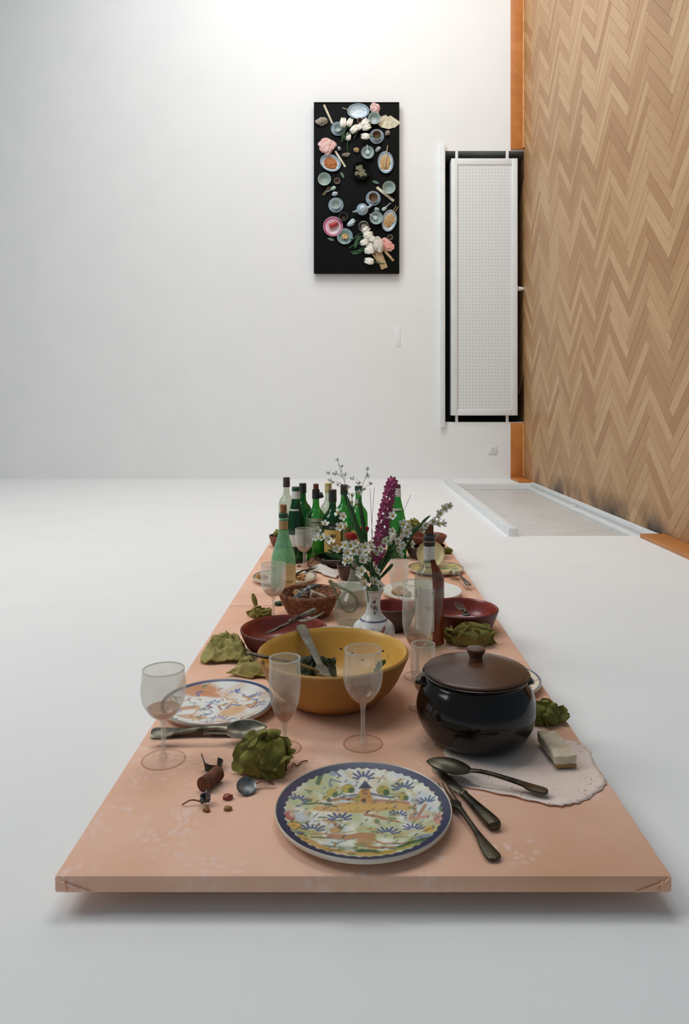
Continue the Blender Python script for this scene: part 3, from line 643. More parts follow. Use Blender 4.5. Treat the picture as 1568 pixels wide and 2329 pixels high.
painted_plate('serving_plate', 'wide white plate with a chipped yellow spot behind the clear bottle', .134, .02, paint_generic(12, (226, 224, 216), [(214, 202, 176), (222, 214, 196), (196, 170, 120)], rim=(228, 228, 222), n=26), wp, nr=50, na=200, under=CERAM)
# food scraps on the plates
def scrap(name, label, loc, r, seed, mat, sc=1.8, group=None, cat='food scrap', flat=.6):
    o = obj(name, crumple(r, r*.75, r*flat, seed, sc, .5, 28, 18), mat, loc=loc, rot=(0, 0, seed)); return tag(o, label, cat, group)
FOOD = M('dried_food', (196, 140, 84), (138, 92, 52), scale=60, rough=.85, bump=.5, bscale=160)
for i, (dx, dy) in enumerate(((.03, .01), (.055, .03), (.02, -.03), (.06, -.015), (-.085, .01))):
    scrap('food_scrap', 'brown scrap of dried food on the dark-rimmed plate', (jp.x+dx, jp.y+dy, T+.006), .018, i+2, FOOD, group='dried scraps on the dark-rimmed plate')
for i, (dx, dy) in enumerate(((-.085, -.02), (-.07, .02), (-.055, -.035))):
    scrap('food_scrap', 'pale crust of dried food on the wide white plate', (wp.x+dx, wp.y+dy, T+.009), .02, i+12, CRUST, group='crusts on the wide white plate')

# ------------------------------------------------------------------ bowls and pot
def bowl(name, label, loc, R, h, rf, wall, mi, mo, cat='bowl', belly=.55, seg=64, group=None, rot=None, lip=None):
    t = thing(name, label, cat, loc, 0, group, rot)
    outp = cr([(rf, 0), (rf+(R-rf)*belly, h*.36), (R*.985, h*.88), (R, h)], 8)
    inn = cr([(R-wall, h-wall*.3), (rf+(R-rf)*belly-wall, h*.40), (rf*.8, wall*1.6), (0, wall*1.1)], 8)
    obj('body', lathe([(0, 0)]+outp+[(R-wall*.45, h+wall*.35)], seg), mo, t)
    obj('inside', lathe([(R-wall*.45, h+wall*.35)]+inn, seg), mi, t)
    return t
yb = Vector((XP(758, 1.558), 1.558, T)); YBH = .105; YBR = .1635
ybowl = bowl('salad_bowl', 'big yellow ochre salad bowl with long-handled servers and bits of green', yb, YBR, YBH, .086, .009, YELLOW, YELLOWX, belly=.60)
DGREEN = M('dried_dark_salad', (34, 46, 34), (52, 66, 40), scale=40, rough=.8)
tag(obj('salad_leftover', sheet([(-.045, -.04), (.038, -.045), (.042, .036), (-.048, .036)], .022, 4, 30, 4), DGREEN, loc=(yb.x-.036, yb.y+.056, T+.038), rot=(.55, 0, .2), solid=.002), 'dark dried salad leaves at the bottom of the yellow bowl', 'salad')
tag(obj('salad_leaf', sheet([(-.014, -.01), (.014, -.012), (.012, .012), (-.012, .014)], .01, 6, 16, 3), LEAFM, loc=(yb.x+.108, yb.y+.015, T+.063), rot=(0, -.85, 0), solid=.001), 'bright green scrap of leaf stuck inside the yellow bowl', 'leaf')
for i, (a, r, z) in enumerate(((1.2, .115, .062), (1.45, .12, .068), (.55, .13, .08), (2.1, .14, .088), (.9, .105, .055))):
    tag(obj('spice_speck', crumple(.003, .003, .003, i, 1.5, .3, 10, 8), CAPK, loc=(yb.x+r*math.cos(a), yb.y+r*math.sin(a), T+z)), 'dark speck dried onto the inside of the yellow bowl', 'speck', 'dark specks inside the yellow bowl')

pot_c = Vector((XP(1083, 1.37), 1.37, T+.002))
pot = thing('cooking_pot', 'round black-brown glazed clay cooking pot standing on the paper doily', 'pot', pot_c)
bd = cr([(.074, 0), (.099, .018), (.1135, .055), (.108, .092), (.097, .112), (.0945, .117), (.099, .1215), (.102, .126)], 8)
obj('body', lathe([(0, 0)]+bd+[(.098, .1275), (.092, .124), (.088, .11), (.1, .08), (.1, .05), (.07, .012), (0, .01)], 80), POTM, pot)
for a in (.12, PI-.1):
    obj('lug', xf(bar([(-.004, 0, 0, .024, .006), (.006, 0, .001, .022, .007), (.012, 0, -.002, .015, .005), (.016, 0, -.004, .006, .003)], 14), (.099*math.cos(a), .099*math.sin(a), .108), (0, 0, a)), POTM, pot)
lidt = obj('lid', lathe(cr([(0, .1245), (.085, .1245), (.0975, .127), (.0985, .1305)], 4)+cr([(.0955, .1325), (.08, .1375), (.05, .1465), (.022, .151), (0, .152)], 6), 80), LIDM, pot)
obj('knob', lathe(cr([(.013, .150), (.0125, .156), (.0155, .163), (.0185, .1685)], 5)+[(.0175, .1715), (.012, .1728), (0, .173)], 36), LIDM, lidt)

rb1 = Vector((XP(646, 1.872), 1.872, T))
bowl('clay_bowl', 'oxblood clay bowl with a knife and fork laid across it', rb1, .113, .060, .078, .006, REDCLAY, REDCLAYX)
rb2 = Vector((XP(1050, 2.06), 2.06, T))
bowl('clay_bowl', 'oxblood clay bowl with a fork in it beside the brown bottle', rb2, .1055, .060, .076, .006, REDCLAY, REDCLAYX)
rb3 = Vector((XP(893, 2.06), 2.06, T))
bowl('clay_bowl', 'small oxblood clay bowl squeezed behind the painted vase', rb3, .068, .066, .045, .005, REDCLAY, BROWNCLAY)
wb = Vector((XP(762, 1.79), 1.79, T))
bowl('white_bowl', 'shallow white bowl peeking over the back rim of the yellow bowl', wb, .066, .069, .04, .004, CERAM, CERAM)
wb2 = Vector((XP(790, 2.33), 2.33, T))
bowl('white_bowl', 'white bowl standing behind the glass carafe', wb2, .066, .054, .04, .004, CERAM, CERAM)
db1 = Vector((XP(797, 2.66), 2.66, T))
bowl('clay_cup', 'small dark brown clay cup beside the folded paper napkin', db1, .05, .058, .034, .004, BROWNCLAY, BROWNCLAY, cat='cup')
db2 = Vector((XP(762, 2.93), 2.90, T))
bowl('dark_dish', 'wide dark brown dish in front of the yellow-labelled bottle', db2, .085, .035, .06, .005, BROWNCLAY, BROWNCLAY, cat='dish')
lb = Vector((XP(640, 3.3), 3.3, T))
bowl('clay_bowl', 'small brown bowl at the far left corner of the board', lb, .056, .05, .036, .005, BROWNCLAY, TERRA)
tag(obj('crumpled_napkin', crumple(.022, .018, .03, 21), OLIVE, loc=lb+Vector((-.012, .005, .035))), 'small olive napkin stuffed into the far left brown bowl', 'napkin')
fb1 = Vector((XP(968, 3.05), 3.05, T))
bowl('clay_bowl', 'wide dark clay bowl at the bottom of the two-bowl stack', fb1, .085, .052, .06, .006, BROWNCLAY, BROWNCLAY)
fb2 = fb1+Vector((.012, .02, .045))
bowl('clay_bowl', 'terracotta red bowl sitting on top of the dark clay bowl', fb2, .082, .046, .05, .006, REDCLAY, TERRA)
fc = Vector((XP(940, 3.22), 3.22, T))
bowl('dark_jar', 'tall dark jar with a napkin in it beside the stacked bowls', fc, .036, .10, .03, .004, BROWNCLAY, BROWNCLAY, cat='jar')
tag(obj('crumpled_napkin', flaps(.036, .028, .044, 33, 9), OLIVE, loc=fc+Vector((0, 0, .088))), 'olive napkin poking out of the tall dark jar', 'napkin')
sc_ = thing('saucer', 'pale tan saucer leaning on edge behind the clear bottle neck', 'saucer', TP(980, 1293, 0), rot=(1.02, 0, -.1))
obj('body', xf(lathe(cr([(0, .002), (.035, .002), (.05, .007), (.056, .012)], 5)+cr([(.055, .0145), (.048, .010), (.034, .005), (0, .005)], 5), 48), (0, .056, 0)), M('tan_saucer', (202, 186, 140), (186, 166, 116), scale=12, rough=.4), sc_)
tag(obj('napkin_scrap', crumple(.02, .016, .02, 44), OLIVED, loc=TP(1017, 1259)), 'little dark olive scrap of napkin at the far right edge', 'napkin')

# ------------------------------------------------------------------ wicker basket
bk = Vector((XP(704, 2.2), 2.2, T))
bas = thing('wicker_basket', 'round woven brown wicker basket with bread and foil inside', 'basket', bk)
obj('lining', lathe([(0, .002)]+cr([(.055, .002), (.073, .03), (.0885, .066)], 5)+cr([(.085, .066), (.070, .032), (.05, .007)], 5)+[(0, .006)], 48), WICKER, bas)
for i in range(9):
    u = i/8; z = .004+u*.064; r = .057+.033*u**.8
    path = [((r+.0022*math.sin(23*a+i*PI))*math.cos(a), (r+.0022*math.sin(23*a+i*PI))*math.sin(a), z) for a in [2*PI*k/138 for k in range(139)]]
    obj('coil', tube(path, .0042 if i < 8 else .0056, 6, cap=False), WICKER, bas)
tag(obj('bread_chunk', rough_box(.030, .030, .034, 5, 5, .003, .4), M('grey_bread', (192, 172, 146), (150, 124, 98), scale=40, rough=.95, bump=.6, bscale=120), loc=bk+Vector((.022, .004, .040)), rot=(0, .25, .4)), 'torn grey-white chunk of bread in the wicker basket', 'bread')
tag(obj('foil_strip', sheet([(-.058, -.014), (.058, -.014), (.058, .014), (-.058, .014)], .008, 5, 26, 6), FOIL, loc=bk+Vector((-.012, -.005, .067)), rot=(0, -.18, .95), solid=.002), 'crinkled grey-blue foil strip lying in the wicker basket', 'foil')
tag(obj('bread_slice', sheet([(-.022, -.028), (.022, -.028), (.022, .028), (-.022, .028)], .012, 8, 22, 3), CRUST, loc=bk+Vector((-.026, .026, .040)), rot=(.2, .3, .2), solid=.01), 'brown dry slice of bread at the back of the basket', 'bread')

# ------------------------------------------------------------------ stemware
def glass(name, label, px, Y, rz, rr, rmax, zmax, zb, rfoot, mat=G_CLEAR, residue=True, stem=.0042, cat='wine glass'):
    loc = (XP(px, Y), Y, T); t = thing(name, label, cat, loc)
    out = cr([(stem*1.5, zb), (rmax*.55, zb+(zmax-zb)*.16), (rmax*.9, zb+(zmax-zb)*.55), (rmax, zmax), ((rmax+rr)/2, (zmax+rz)/2), (rr, rz)], 7)
    obj('bowl', lathe(out, 56), mat, t)
    obj('lip', lathe([(rr-.0011, rz-.0012), (rr+.0009, rz-.0012), (rr+.0009, rz+.0008), (rr-.0011, rz+.0008), (rr-.0011, rz-.0012)], 56), G_RIM, t)
    obj('stem', lathe(cr([(.009, .003), (stem*1.3, .010), (stem, .4*zb), (stem*1.05, .8*zb), (stem*1.6, zb)], 6), 20), G_FOGGY, t)
    obj('foot', lathe([(rfoot*.985, .0003), (rfoot, .0008), (rfoot*.98, .0016), (rfoot*.6, .0028), (.009, .0042), (.004, .007)], 56), G_FOOT, t)
    obj('foot_edge', lathe([(rfoot-.0016, .0006), (rfoot+.0002, .0004), (rfoot+.0002, .0016), (rfoot-.0016, .0018)], 56), G_EDGE, t)
    if residue:
        q = [(r*.94, z+.0012) for r, z in out if z < zb+(zmax-zb)*.42]
        obj('wine_residue', lathe([(0, zb+.0015)]+q, 40), G_RES, t)
    return t
glass('wine_glass', 'bulbous dusty wine glass over the handles of the spoon and knife', 372, 1.289, .163, .0365, .0398, .128, .073, .0387, G_FOGGY)
glass('champagne_flute', 'slender dusty flute in front of the yellow bowl', 648, 1.332, .1675, .0285, .0298, .125, .049, .031, G_CLEAR, cat='flute')
glass('wine_glass', 'clear tulip wine glass standing right in front of the yellow bowl', 826, 1.35, .178, .0342, .0376, .135, .0776, .037, G_CLEAR)
glass('champagne_flute', 'tall narrow flute in front of the brown stained bottle', 950, 1.69, .222, .0345, .0362, .14, .066, .033, G_CLEAR, cat='flute')
glass('small_glass', 'short footed glass tucked behind the black pot', 963, 1.515, .134, .0245, .0262, .085, .030, .030, G_CLEAR, cat='glass')
glass('champagne_flute', 'dusty flute behind the painted vase next to the flowers', 908, 2.24, .157, .0295, .0302, .12, .052, .030, G_FOGGY, residue=False, cat='flute')
glass('wine_glass', 'cloudy wine glass in front of the frosted green bottle', 622, 2.135, .169, .0365, .0372, .12, .072, .034, G_FOGGY)
glass('wine_glass', 'foggy wine glass in front of the cluster of dark green bottles', 692, 2.87, .152, .035, .037, .115, .058, .032, G_FOGGY)

# ------------------------------------------------------------------ bottles
def text_curved(txt, size, r, zc, ang0, mat, parent, name='lettering'):
    cu = bpy.data.curves.new('t', 'FONT'); cu.body = txt; cu.size = size; cu.align_x = 'CENTER'
    o = bpy.data.objects.new('t', cu); C.objects.link(o); bpy.context.view_layer.update()
    me = o.to_mesh(); V = [tuple(v.co) for v in me.vertices]; Fa = [tuple(p.vertices) for p in me.polygons]; o.to_mesh_clear()
    bpy.data.objects.remove(o); bpy.data.curves.remove(cu)
    V = [((r)*math.cos(ang0+x/r), r*math.sin(ang0+x/r), zc+y) for x, y, z in V]
    return obj(name, (V, Fa), mat, parent, smooth=False)
def patch(r, z0, z1, a0, a1, n=28, top=0.0, m=6):
    def fn(u, v):
        a = a0+(a1-a0)*u; zz = z1+top*math.sin(PI*u)
        return (r*math.cos(a), r*math.sin(a), z0+(zz-z0)*v)
    return grid(n, m, fn)
FRONT = -PI/2
def bottle(name, label, px, Y, r, h, mat, shape='bordeaux', dy=0):
    loc = (XP(px, Y), Y, T); t = thing(name, label, 'bottle', loc); n = .0135
    if shape == 'bordeaux': pr = [(r*.9, 0), (r, .006), (r, h*.3), (r, h*.58), (r*.86, h*.66), (r*.5, h*.725), (n*1.1, h*.775), (n, h*.86), (n*.98, h*.94)]
    elif shape == 'burgundy': pr = [(r*.9, 0), (r, .006), (r, h*.2), (r, h*.36), (r*.93, h*.46), (r*.72, h*.58), (r*.48, h*.70), (n*1.12, h*.82), (n, h*.93)]
    else: pr = [(r*.9, 0), (r, .006), (r, h*.25), (r, h*.42), (r*.92, h*.52), (r*.70, h*.66), (r*.48, h*.78), (n*1.05, h*.9), (n, h*.94)]
    p = [(0, .012), (r*.5, .004)]+cr(pr, 6)+[(n*1.0, h*.955), (n*1.16, h*.958), (n*1.16, h*.985), (n, h), (n*.75, h)]
    obj('glass', lathe(p, 48), mat, t)
    t['r'] = r; t['h'] = h
    return t
def ring(t, name, r0, r1, z0, z1, mat, top=False, bot=False):
    p = [(r0, z0), (r1, z1)]
    if top: p += [(r1*.9, z1+.0015), (0, z1+.0015)]
    return obj(name, lathe(p, 36), mat, t)
def cork(t, z, L=.03, r=.0098, mat=CORK):
    return obj('cork', lathe([(0, z), (r*.92, z), (r, z+.002), (r*1.02, z+L-.002), (r*.95, z+L), (0, z+L)], 24), mat, t)

# clear bottle with amber stain
b = bottle('wine_bottle', 'clear wine bottle stained amber on one side with a white label', 977, 1.925, .0395, .292, G_PALE)
obj('wine_stain', join(patch(.0398, .006, .176, FRONT+.12, FRONT+2.6, 30), grid(24, 14, lambda u, v: (lambda a, q: (q[0]*math.cos(a), q[0]*math.sin(a), q[1]))(FRONT+.12+2.48*u, [(.0396, .170), (.0350, .19), (.0272, .204), (.0196, .215), (.0146, .229)][min(4, int(v*4.99))]))), G_AMB, b)
obj('front_label', patch(.0402, .045, .158, FRONT-1.25, FRONT+.22, 30), WHITEL, b)
for k, (zc, wd, col) in enumerate(((.147, .20, INK), (.142, .14, INK), (.108, .6, INKR), (.103, .5, INKR))):
    obj('print_line', patch(.0405, zc, zc+.0022, FRONT+.16-wd-.02, FRONT+.14), col, b)
obj('print_emblem', patch(.0405, .128, .15, FRONT-1.22, FRONT-1.08, 6), INKB, b)
ring(b, 'neck_label', .0147, .0147, .222, .264, WHITEL); ring(b, 'neck_band', .0150, .0150, .2205, .2228, CAPK); ring(b, 'neck_band', .0154, .0154, .264, .267, CAPK)
ring(b, 'collar', .0160, .0160, .267, .285, CAPK); ring(b, 'collar_line', .0162, .0162, .275, .278, TANL)
cork(b, .285, .036, .0112, CORKD); ring(b, 'cork_stain', .0116, .0116, .286, .297, CAPK)
obj('torn_foil', sheet([(.010, -.004), (.028, -.012), (.03, .006), (.012, .006)], .006, 3, 12, 3), TANL, b, loc=(0, 0, .285), solid=.0008)
# dusty light green bottle
b = bottle('wine_bottle', 'dusty frosted light green bottle with a loose cork and tan neck band', 645, 2.48, .0425, .272, G_FROST, 'burgundy')
ring(b, 'neck_foil', .0160, .0148, .213, .245, TANL); ring(b, 'lip_glass', .0165, .0160, .256, .27, CAPG)
cork(b, .264, .036, .0112)
obj('front_label', patch(.0432, .012, .075, FRONT-.12, FRONT+1.35, 30), CREAML, b)
obj('round_label', xf(lathe([(0, 0), (.024, 0), (.0235, .0008), (0, .0008)], 32, 1, .95), (.0437*math.cos(FRONT+.62), .0437*math.sin(FRONT+.62), .082), (PI/2, 0, .62)), CREAML, b)
text_curved('AVOIEZ', .011, .0436, .038, FRONT+.55, INK, b)
# rear cluster
b = bottle('wine_bottle', 'clear bottle with white neck and worn brown capsule at the back', 652, 3.4, .037, .305, G_PALE)
ring(b, 'capsule', .0166, .0158, .262, .306, CAPB, top=True)
b = bottle('wine_bottle', 'green bottle with green cap and broad white neck label', 673, 2.96, .041, .308, G_GREEND, 'hock')
ring(b, 'neck_label', .0185, .0160, .262, .293, WHITEL); ring(b, 'capsule', .0164, .0160, .293, .309, CAPG, top=True)
obj('shoulder_label', patch(.0262, .204, .221, FRONT-1.2, FRONT+.6, 20), WHITEL, b); obj('front_label', patch(.0416, .07, .118, FRONT-.7, FRONT+.9, 24), WHITEL, b)
b = bottle('wine_bottle', 'green bottle with a plain black cap behind the white-necked one', 689, 3.16, .040, .302, G_GREEND)
ring(b, 'capsule', .0162, .0158, .262, .303, CAPK, top=True)
b = bottle('wine_bottle', 'green bottle with a cork stuck in its torn black capsule', 719, 3.0, .0405, .292, G_GREEN)
ring(b, 'capsule', .0162, .0160, .256, .294, CAPK); cork(b, .288, .03, .0112, CORKD)
obj('torn_foil', xf(lathe([(.009, 0), (.0125, .002), (.012, .016), (0, .017)], 20), (.014, -.002, .268), (0, 1.2, 0)), CAPK, b)
obj('front_label', patch(.0411, .095, .18, FRONT-1.3, FRONT+1.0, 24), GREENL, b)
obj('print_line', patch(.0414, .160, .163, FRONT-.5, FRONT+.6), INK, b)
b = bottle('wine_bottle', 'pale clear bottle with a cream neck behind the yellow-labelled bottle', 747, 3.2, .037, .300, G_PALE)
ring(b, 'capsule', .0160, .0156, .258, .30, CREAML, top=True)
b = bottle('wine_bottle', 'dark green bottle with a yellow label bearing a crown emblem', 757, 2.93, .041, .300, G_GREEND)
ring(b, 'capsule', .0164, .0160, .252, .301, CAPK, top=True)
obj('front_label', patch(.0416, .050, .143, FRONT-.95, FRONT+.95, 30), YELL, b); obj('top_band', patch(.0416, .146, .163, FRONT-.95, FRONT+.95, 30, top=.002), CAPK, b)
text_curved('KRAL', .009, .0421, .150, FRONT, WHITEL, b); text_curved('cole', .017, .0421, .082, FRONT+.12, INKR, b)
cw = [(-.012, 0), (.012, 0), (.0155, .014), (.008, .007), (.006, .017), (.0015, .007), (0, .019), (-.0015, .007), (-.006, .017), (-.008, .007), (-.0155, .014)]
V = [(.0421*math.cos(FRONT+x/.0421), .0421*math.sin(FRONT+x/.0421), .112+z) for x, z in cw]
obj('crown_emblem', (V+[(.0421*math.cos(FRONT), .0421*math.sin(FRONT), .114)], [(11, i, (i+1) % 11) for i in range(11)]), INK, b, smooth=False)
b = bottle('wine_bottle', 'green bottle with a black cap hidden among the leaves', 783, 3.12, .039, .300, G_GREEN)
ring(b, 'capsule', .0162, .0158, .26, .301, CAPK, top=True); obj('front_label', patch(.0396, .05, .12, FRONT-.9, FRONT+.9, 24), CREAML, b)
b = bottle('wine_bottle', 'lighter green bottle behind the tall white flowers', 816, 3.05, .039, .302, G_GREEN)
ring(b, 'lip_band', .0166, .0164, .284, .303, CAPG, top=True); obj('front_label', patch(.0396, .06, .12, FRONT-.9, FRONT+.9, 24), YELL, b)
b = bottle('wine_bottle', 'green bottle with white neck label beside the magenta flower spike', 903, 3.05, .0405, .308, G_GREEN, 'hock')
ring(b, 'neck_label', .0185, .0163, .26, .296, WHITEL); ring(b, 'capsule', .0164, .0158, .296, .309, CAPB, top=True)
obj('shoulder_label', patch(.0285, .196, .212, FRONT-.7, FRONT+.7, 20), WHITEL, b); obj('front_label', patch(.0411, .06, .11, FRONT-.9, FRONT+.9, 24), WHITEL, b)

# ------------------------------------------------------------------ carafe
cf = Vector((XP(808, 2.1), 2.1, T))
c = thing('glass_carafe', 'clear glass carafe with a cone neck and looped handle', 'carafe', cf)
obj('body', lathe([(0, .004), (.04, .002)]+cr([(.052, .004), (.061, .022), (.06, .05), (.052, .075), (.036, .1), (.0195, .135), (.012, .165), (.0115, .183), (.0145, .188)], 7), 56), GLASS('carafe_glass', (226, 232, 226), d0=.06, d1=.22, edge=.28, dust=(216, 214, 200)), c)
hp = [W(px, py, 2.035)-cf for px, py in ((749, 1320), (770, 1334), (795, 1346), (811, 1362), (812, 1379), (800, 1391), (785, 1388), (775, 1374), (766, 1352), (757, 1334), (749, 1320))]
obj('handle', tube(cr([tuple(p) for p in hp], 6), .0045, 10), GLASS('handle_glass', (206, 214, 198), d0=.08, d1=.2, edge=.35, dust=(196, 200, 180)), c)

# ------------------------------------------------------------------ vase with painted decoration
vY = 1.85; vc = Vector((XP(850, vY), vY, T))
vt = thing('flower_vase', 'white faience vase painted with red and blue flowers holding the bouquet', 'vase', vc)
vp = cr([(.033, 0), (.036, .006), (.047, .028), (.0545, .055), (.050, .075), (.034, .090), (.0215, .105), (.0175, .125), (.0195, .145), (.025, .160), (.028, .166)], 12)
na = 200; nv = len(vp)
V = [(r*math.cos(2*PI*k/na), r*math.sin(2*PI*k/na), z) for r, z in vp for k in range(na)]
Fa = [(i*na+k, i*na+(k+1) % na, (i+1)*na+(k+1) % na, (i+1)*na+k) for i in range(nv-1) for k in range(na)]+[tuple(range(na))[::-1]]
uv = np.array([((((2*PI*k/na)-FRONT+PI) % (2*PI)-PI)*max(r, .02)*20, z*20) for r, z in vp for k in range(na)])   # arc length and height, 5 cm units
P = Paint(uv, (224, 222, 214))
P.stroke([(-9, .090*20), (9, .090*20)], .045, (48, 66, 104))
P.stroke([(-9, .163*20), (9, .163*20)], .03, (90, 106, 140), .6)
for cx, cz, rx, rz, col, ro in ((.05, 2.75, .11, .13, (62, 52, 34), 0), (.06, 2.45, .13, .16, (126, 62, 46), 0), (-.14, 2.5, .07, .16, (92, 116, 84), .5), (.2, 2.4, .06, .2, (96, 92, 50), 0), (.05, 2.2, .08, .12, (74, 96, 60), .4), (.12, 2.95, .05, .06, (60, 70, 40), 0), (-.08, 2.7, .05, .08, (110, 100, 60), .6)):
    P.blob((cx, cz), rx, rz, col, .9, .5, ro)
for k in range(3):
    o_ = k*2.0-.0
    P.blob((-.62+o_, 1.42), .13, .16, (76, 126, 178), .9, .3); P.stroke([(-.62+o_, 1.3), (-.45+o_, 1.24), (-.3+o_, 1.3)], .03, (46, 64, 100)); P.stroke([(-.75+o_, 1.55), (-.85+o_, 1.4), (-.8+o_, 1.2)], .05, (170, 120, 108), .7)
    P.stroke([(.55+o_, 1.55), (.42+o_, 1.38), (.2+o_, 1.25), (.22+o_, 1.1)], .10, (172, 92, 80), .9); P.stroke([(.62+o_, 1.62), (.5+o_, 1.4)], .035, (150, 60, 54))
    for dx, dz in ((0, 0), (.06, .05), (-.06, .05), (.72, -.15), (.78, -.22), (.68, -.24)): P.blob((-.05+o_+dx, 1.5+dz), .03, .03, (40, 40, 44))
    P.stroke([(-.3+o_, 1.0), (.0+o_, .9), (.4+o_, 1.0)], .03, (60, 80, 120))
me = bpy.data.meshes.new('body'); me.from_pydata(V, [], Fa); me.update(); me.shade_smooth()
at = me.color_attributes.new('paint', 'FLOAT_COLOR', 'POINT'); at.data.foreach_set('color', np.concatenate([np.clip(P.c, 0, 1), np.ones((len(uv), 1))], 1).ravel().astype(np.float32))
obj('body', me, VCOL('painted_faience'), vt)
obj('inner_wall', lathe([(.028, .166), (.0275, .1672), (.0255, .1665), (.022, .158), (.017, .145), (.015, .125), (.018, .11), (0, .108)], 48), CERAM, vt)

# ------------------------------------------------------------------ flowers
def blossom_mesh(n=5, r=.0078, cup=.5):
    parts = []
    for k in range(n):
        a = 2*PI*k/n
        pts = [(0, 0, 0), (r*.45, -r*.40, r*cup*.35), (r*.95, -r*.34, r*cup*.9), (r*1.08, 0, r*cup), (r*.95, r*.34, r*cup*.9), (r*.45, r*.40, r*cup*.35), (r*.6, 0, r*cup*.35)]
        parts.append(xf((pts, [(0, 1, 6), (1, 2, 6), (2, 3, 6), (3, 4, 6), (4, 5, 6), (5, 0, 6)]), rot=(0, 0, a)))
    return join(*parts)
bl_me = obj('tmp', blossom_mesh(), PETAL).data; bl2_me = obj('tmp', blossom_mesh(5, .0072, .95), PETAL).data; dry_me = obj('tmp', blossom_mesh(4, .0062, 1.2), PETALP).data
cen_me = obj('tmp', lathe([(.0026, -.0005), (.0024, .0022), (.0014, .0034), (0, .0036)], 10), PCENT).data
for o in [o for o in bpy.data.objects if o.name.startswith('tmp')]: bpy.data.objects.remove(o)
def leafblade(path, wd, n=14, fold=.25):
    P = [Vector(p) for p in cr([tuple(p) for p in path], 6)]; m = len(P); V = []; Fa = []
    for i, p in enumerate(P):
        t = (P[min(i+1, m-1)]-P[max(i-1, 0)]).normalized(); s_ = t.cross(Vector((0, 1, 0))); s_.normalize()
        u = i/(m-1); h_ = wd*math.sin(PI*min(1, .08+u*.92))**.7; nrm = s_.cross(t)
        V += [tuple(p-s_*h_+nrm*h_*fold), tuple(p), tuple(p+s_*h_+nrm*h_*fold)]
    for i in range(m-1):
        for k in (0, 1): Fa.append((i*3+k, i*3+k+1, (i+1)*3+k+1, (i+1)*3+k))
    return V, Fa
rnd = random.Random(21)
SI = [0]
def stalk(label, pts, blooms, leaves=(), mat=STEMM, rad=.0016, dry=False, dY=0.0, tipY=0.0, name='blossom_spray', group='flower stems in the painted vase'):
    base = Vector((vc.x+(pts[0][0]-850)*.0004, vc.y, T+.110))
    n = len(pts); SI[0] += 1; ro = Vector((math.cos(SI[0]*2.4), math.sin(SI[0]*2.4), 0)); base = base+ro*.010
    P3 = [base]+[(ro*.012 if i == 0 else Vector())+W(px, py, vY+dY*min(1, (i+1)/2)+tipY*i/(n-1)) for i, (px, py) in enumerate(pts)]
    t = thing(name, label, 'flower', base, group=None)
    L = [Vector(p) for p in cr([tuple(p-base) for p in P3], 8)]
    parts = [tube(L, [rad*(1-.45*i/(len(L)-1)) for i in range(len(L))], 7)]
    bl = []
    for px, py in blooms:
        q = W(px, py, vY+dY+tipY*.6+rnd.uniform(-.045, .02))-base
        cand = [p for p in L if p.z < q.z-.004] or [L[0]]
        best = min(cand, key=lambda p: (p-q).length+(0 if q.z-p.z > .008 else .02))
        mid = (best+q)/2+Vector((0, 0, .006)); parts.append(tube([best, mid, q], [rad*.55, rad*.45, rad*.35], 5)); bl.append((q, (q-best)))
    obj('stalk', join(*parts), STEMP if dry else mat, t)
    for path, wd in leaves:
        obj('leaf', leafblade([W(px, py, vY+dY+rnd.uniform(-.02, .02))-base for px, py in path], wd*.75), LEAFM, t, solid=.0006)
    for q, d in bl:
        me = dry_me if dry else rnd.choice((bl_me, bl_me, bl2_me))
        o = bpy.data.objects.new('blossom', me); C.objects.link(o); o.parent = t; o.location = q
        d = d.normalized()+Vector((rnd.uniform(-.5, .5), -.9 if not dry else -.1, rnd.uniform(-.1, .5) if not dry else 1.2)); o.rotation_euler = d.to_track_quat('Z', 'Y').to_euler()
        s_ = rnd.uniform(1.15, 1.65) if not dry else rnd.uniform(.9, 1.2); o.scale = (s_, s_, s_)
        if not dry:
            k = bpy.data.objects.new('blossom_centre', cen_me); C.objects.link(k); k.parent = o
    return t
stalk('white blossom stem leaning left towards the yellow-labelled bottle', [(846, 1338), (805, 1292), (765, 1258), (738, 1228), (726, 1212)], [(721, 1207), (722, 1224), (733, 1223), (747, 1226), (765, 1248), (739, 1192), (755, 1236)], [(((806, 1296), (780, 1270), (752, 1262), (738, 1256)), .007), (((790, 1285), (768, 1262), (745, 1250)), .006)])
stalk('tall leafy white blossom stem in front of the lighter green bottle', [(847, 1338), (838, 1285), (822, 1225), (806, 1165), (800, 1125)], [(801, 1127), (816, 1123), (814, 1148), (800, 1144), (770, 1166), (782, 1174), (776, 1199), (787, 1198)], [(((836, 1275), (820, 1220), (800, 1160), (785, 1118)), .007), (((838, 1280), (830, 1215), (820, 1150), (818, 1130)), .0075), (((834, 1262), (812, 1205), (792, 1150), (778, 1108)), .006), (((840, 1290), (828, 1230), (806, 1178)), .007)])
stalk('dense white blossom cluster on the left side of the bouquet', [(846, 1338), (830, 1300), (812, 1268), (800, 1250)], [(786, 1240), (798, 1242), (812, 1245), (804, 1254), (790, 1257), (788, 1276), (799, 1275), (825, 1275), (836, 1272), (808, 1236), (796, 1252), (818, 1256)], [(((842, 1325), (822, 1292), (806, 1262)), .008), (((844, 1335), (858, 1312), (830, 1285), (818, 1262)), .008)], dY=-.03)
stalk('low white blossoms drooping over the vase mouth', [(846, 1338), (836, 1318), (828, 1302)], [(822, 1298), (825, 1311), (829, 1328), (856, 1299), (853, 1324), (865, 1333), (818, 1305), (846, 1322)], [(((850, 1338), (862, 1318), (852, 1300)), .007)], dY=-.045)
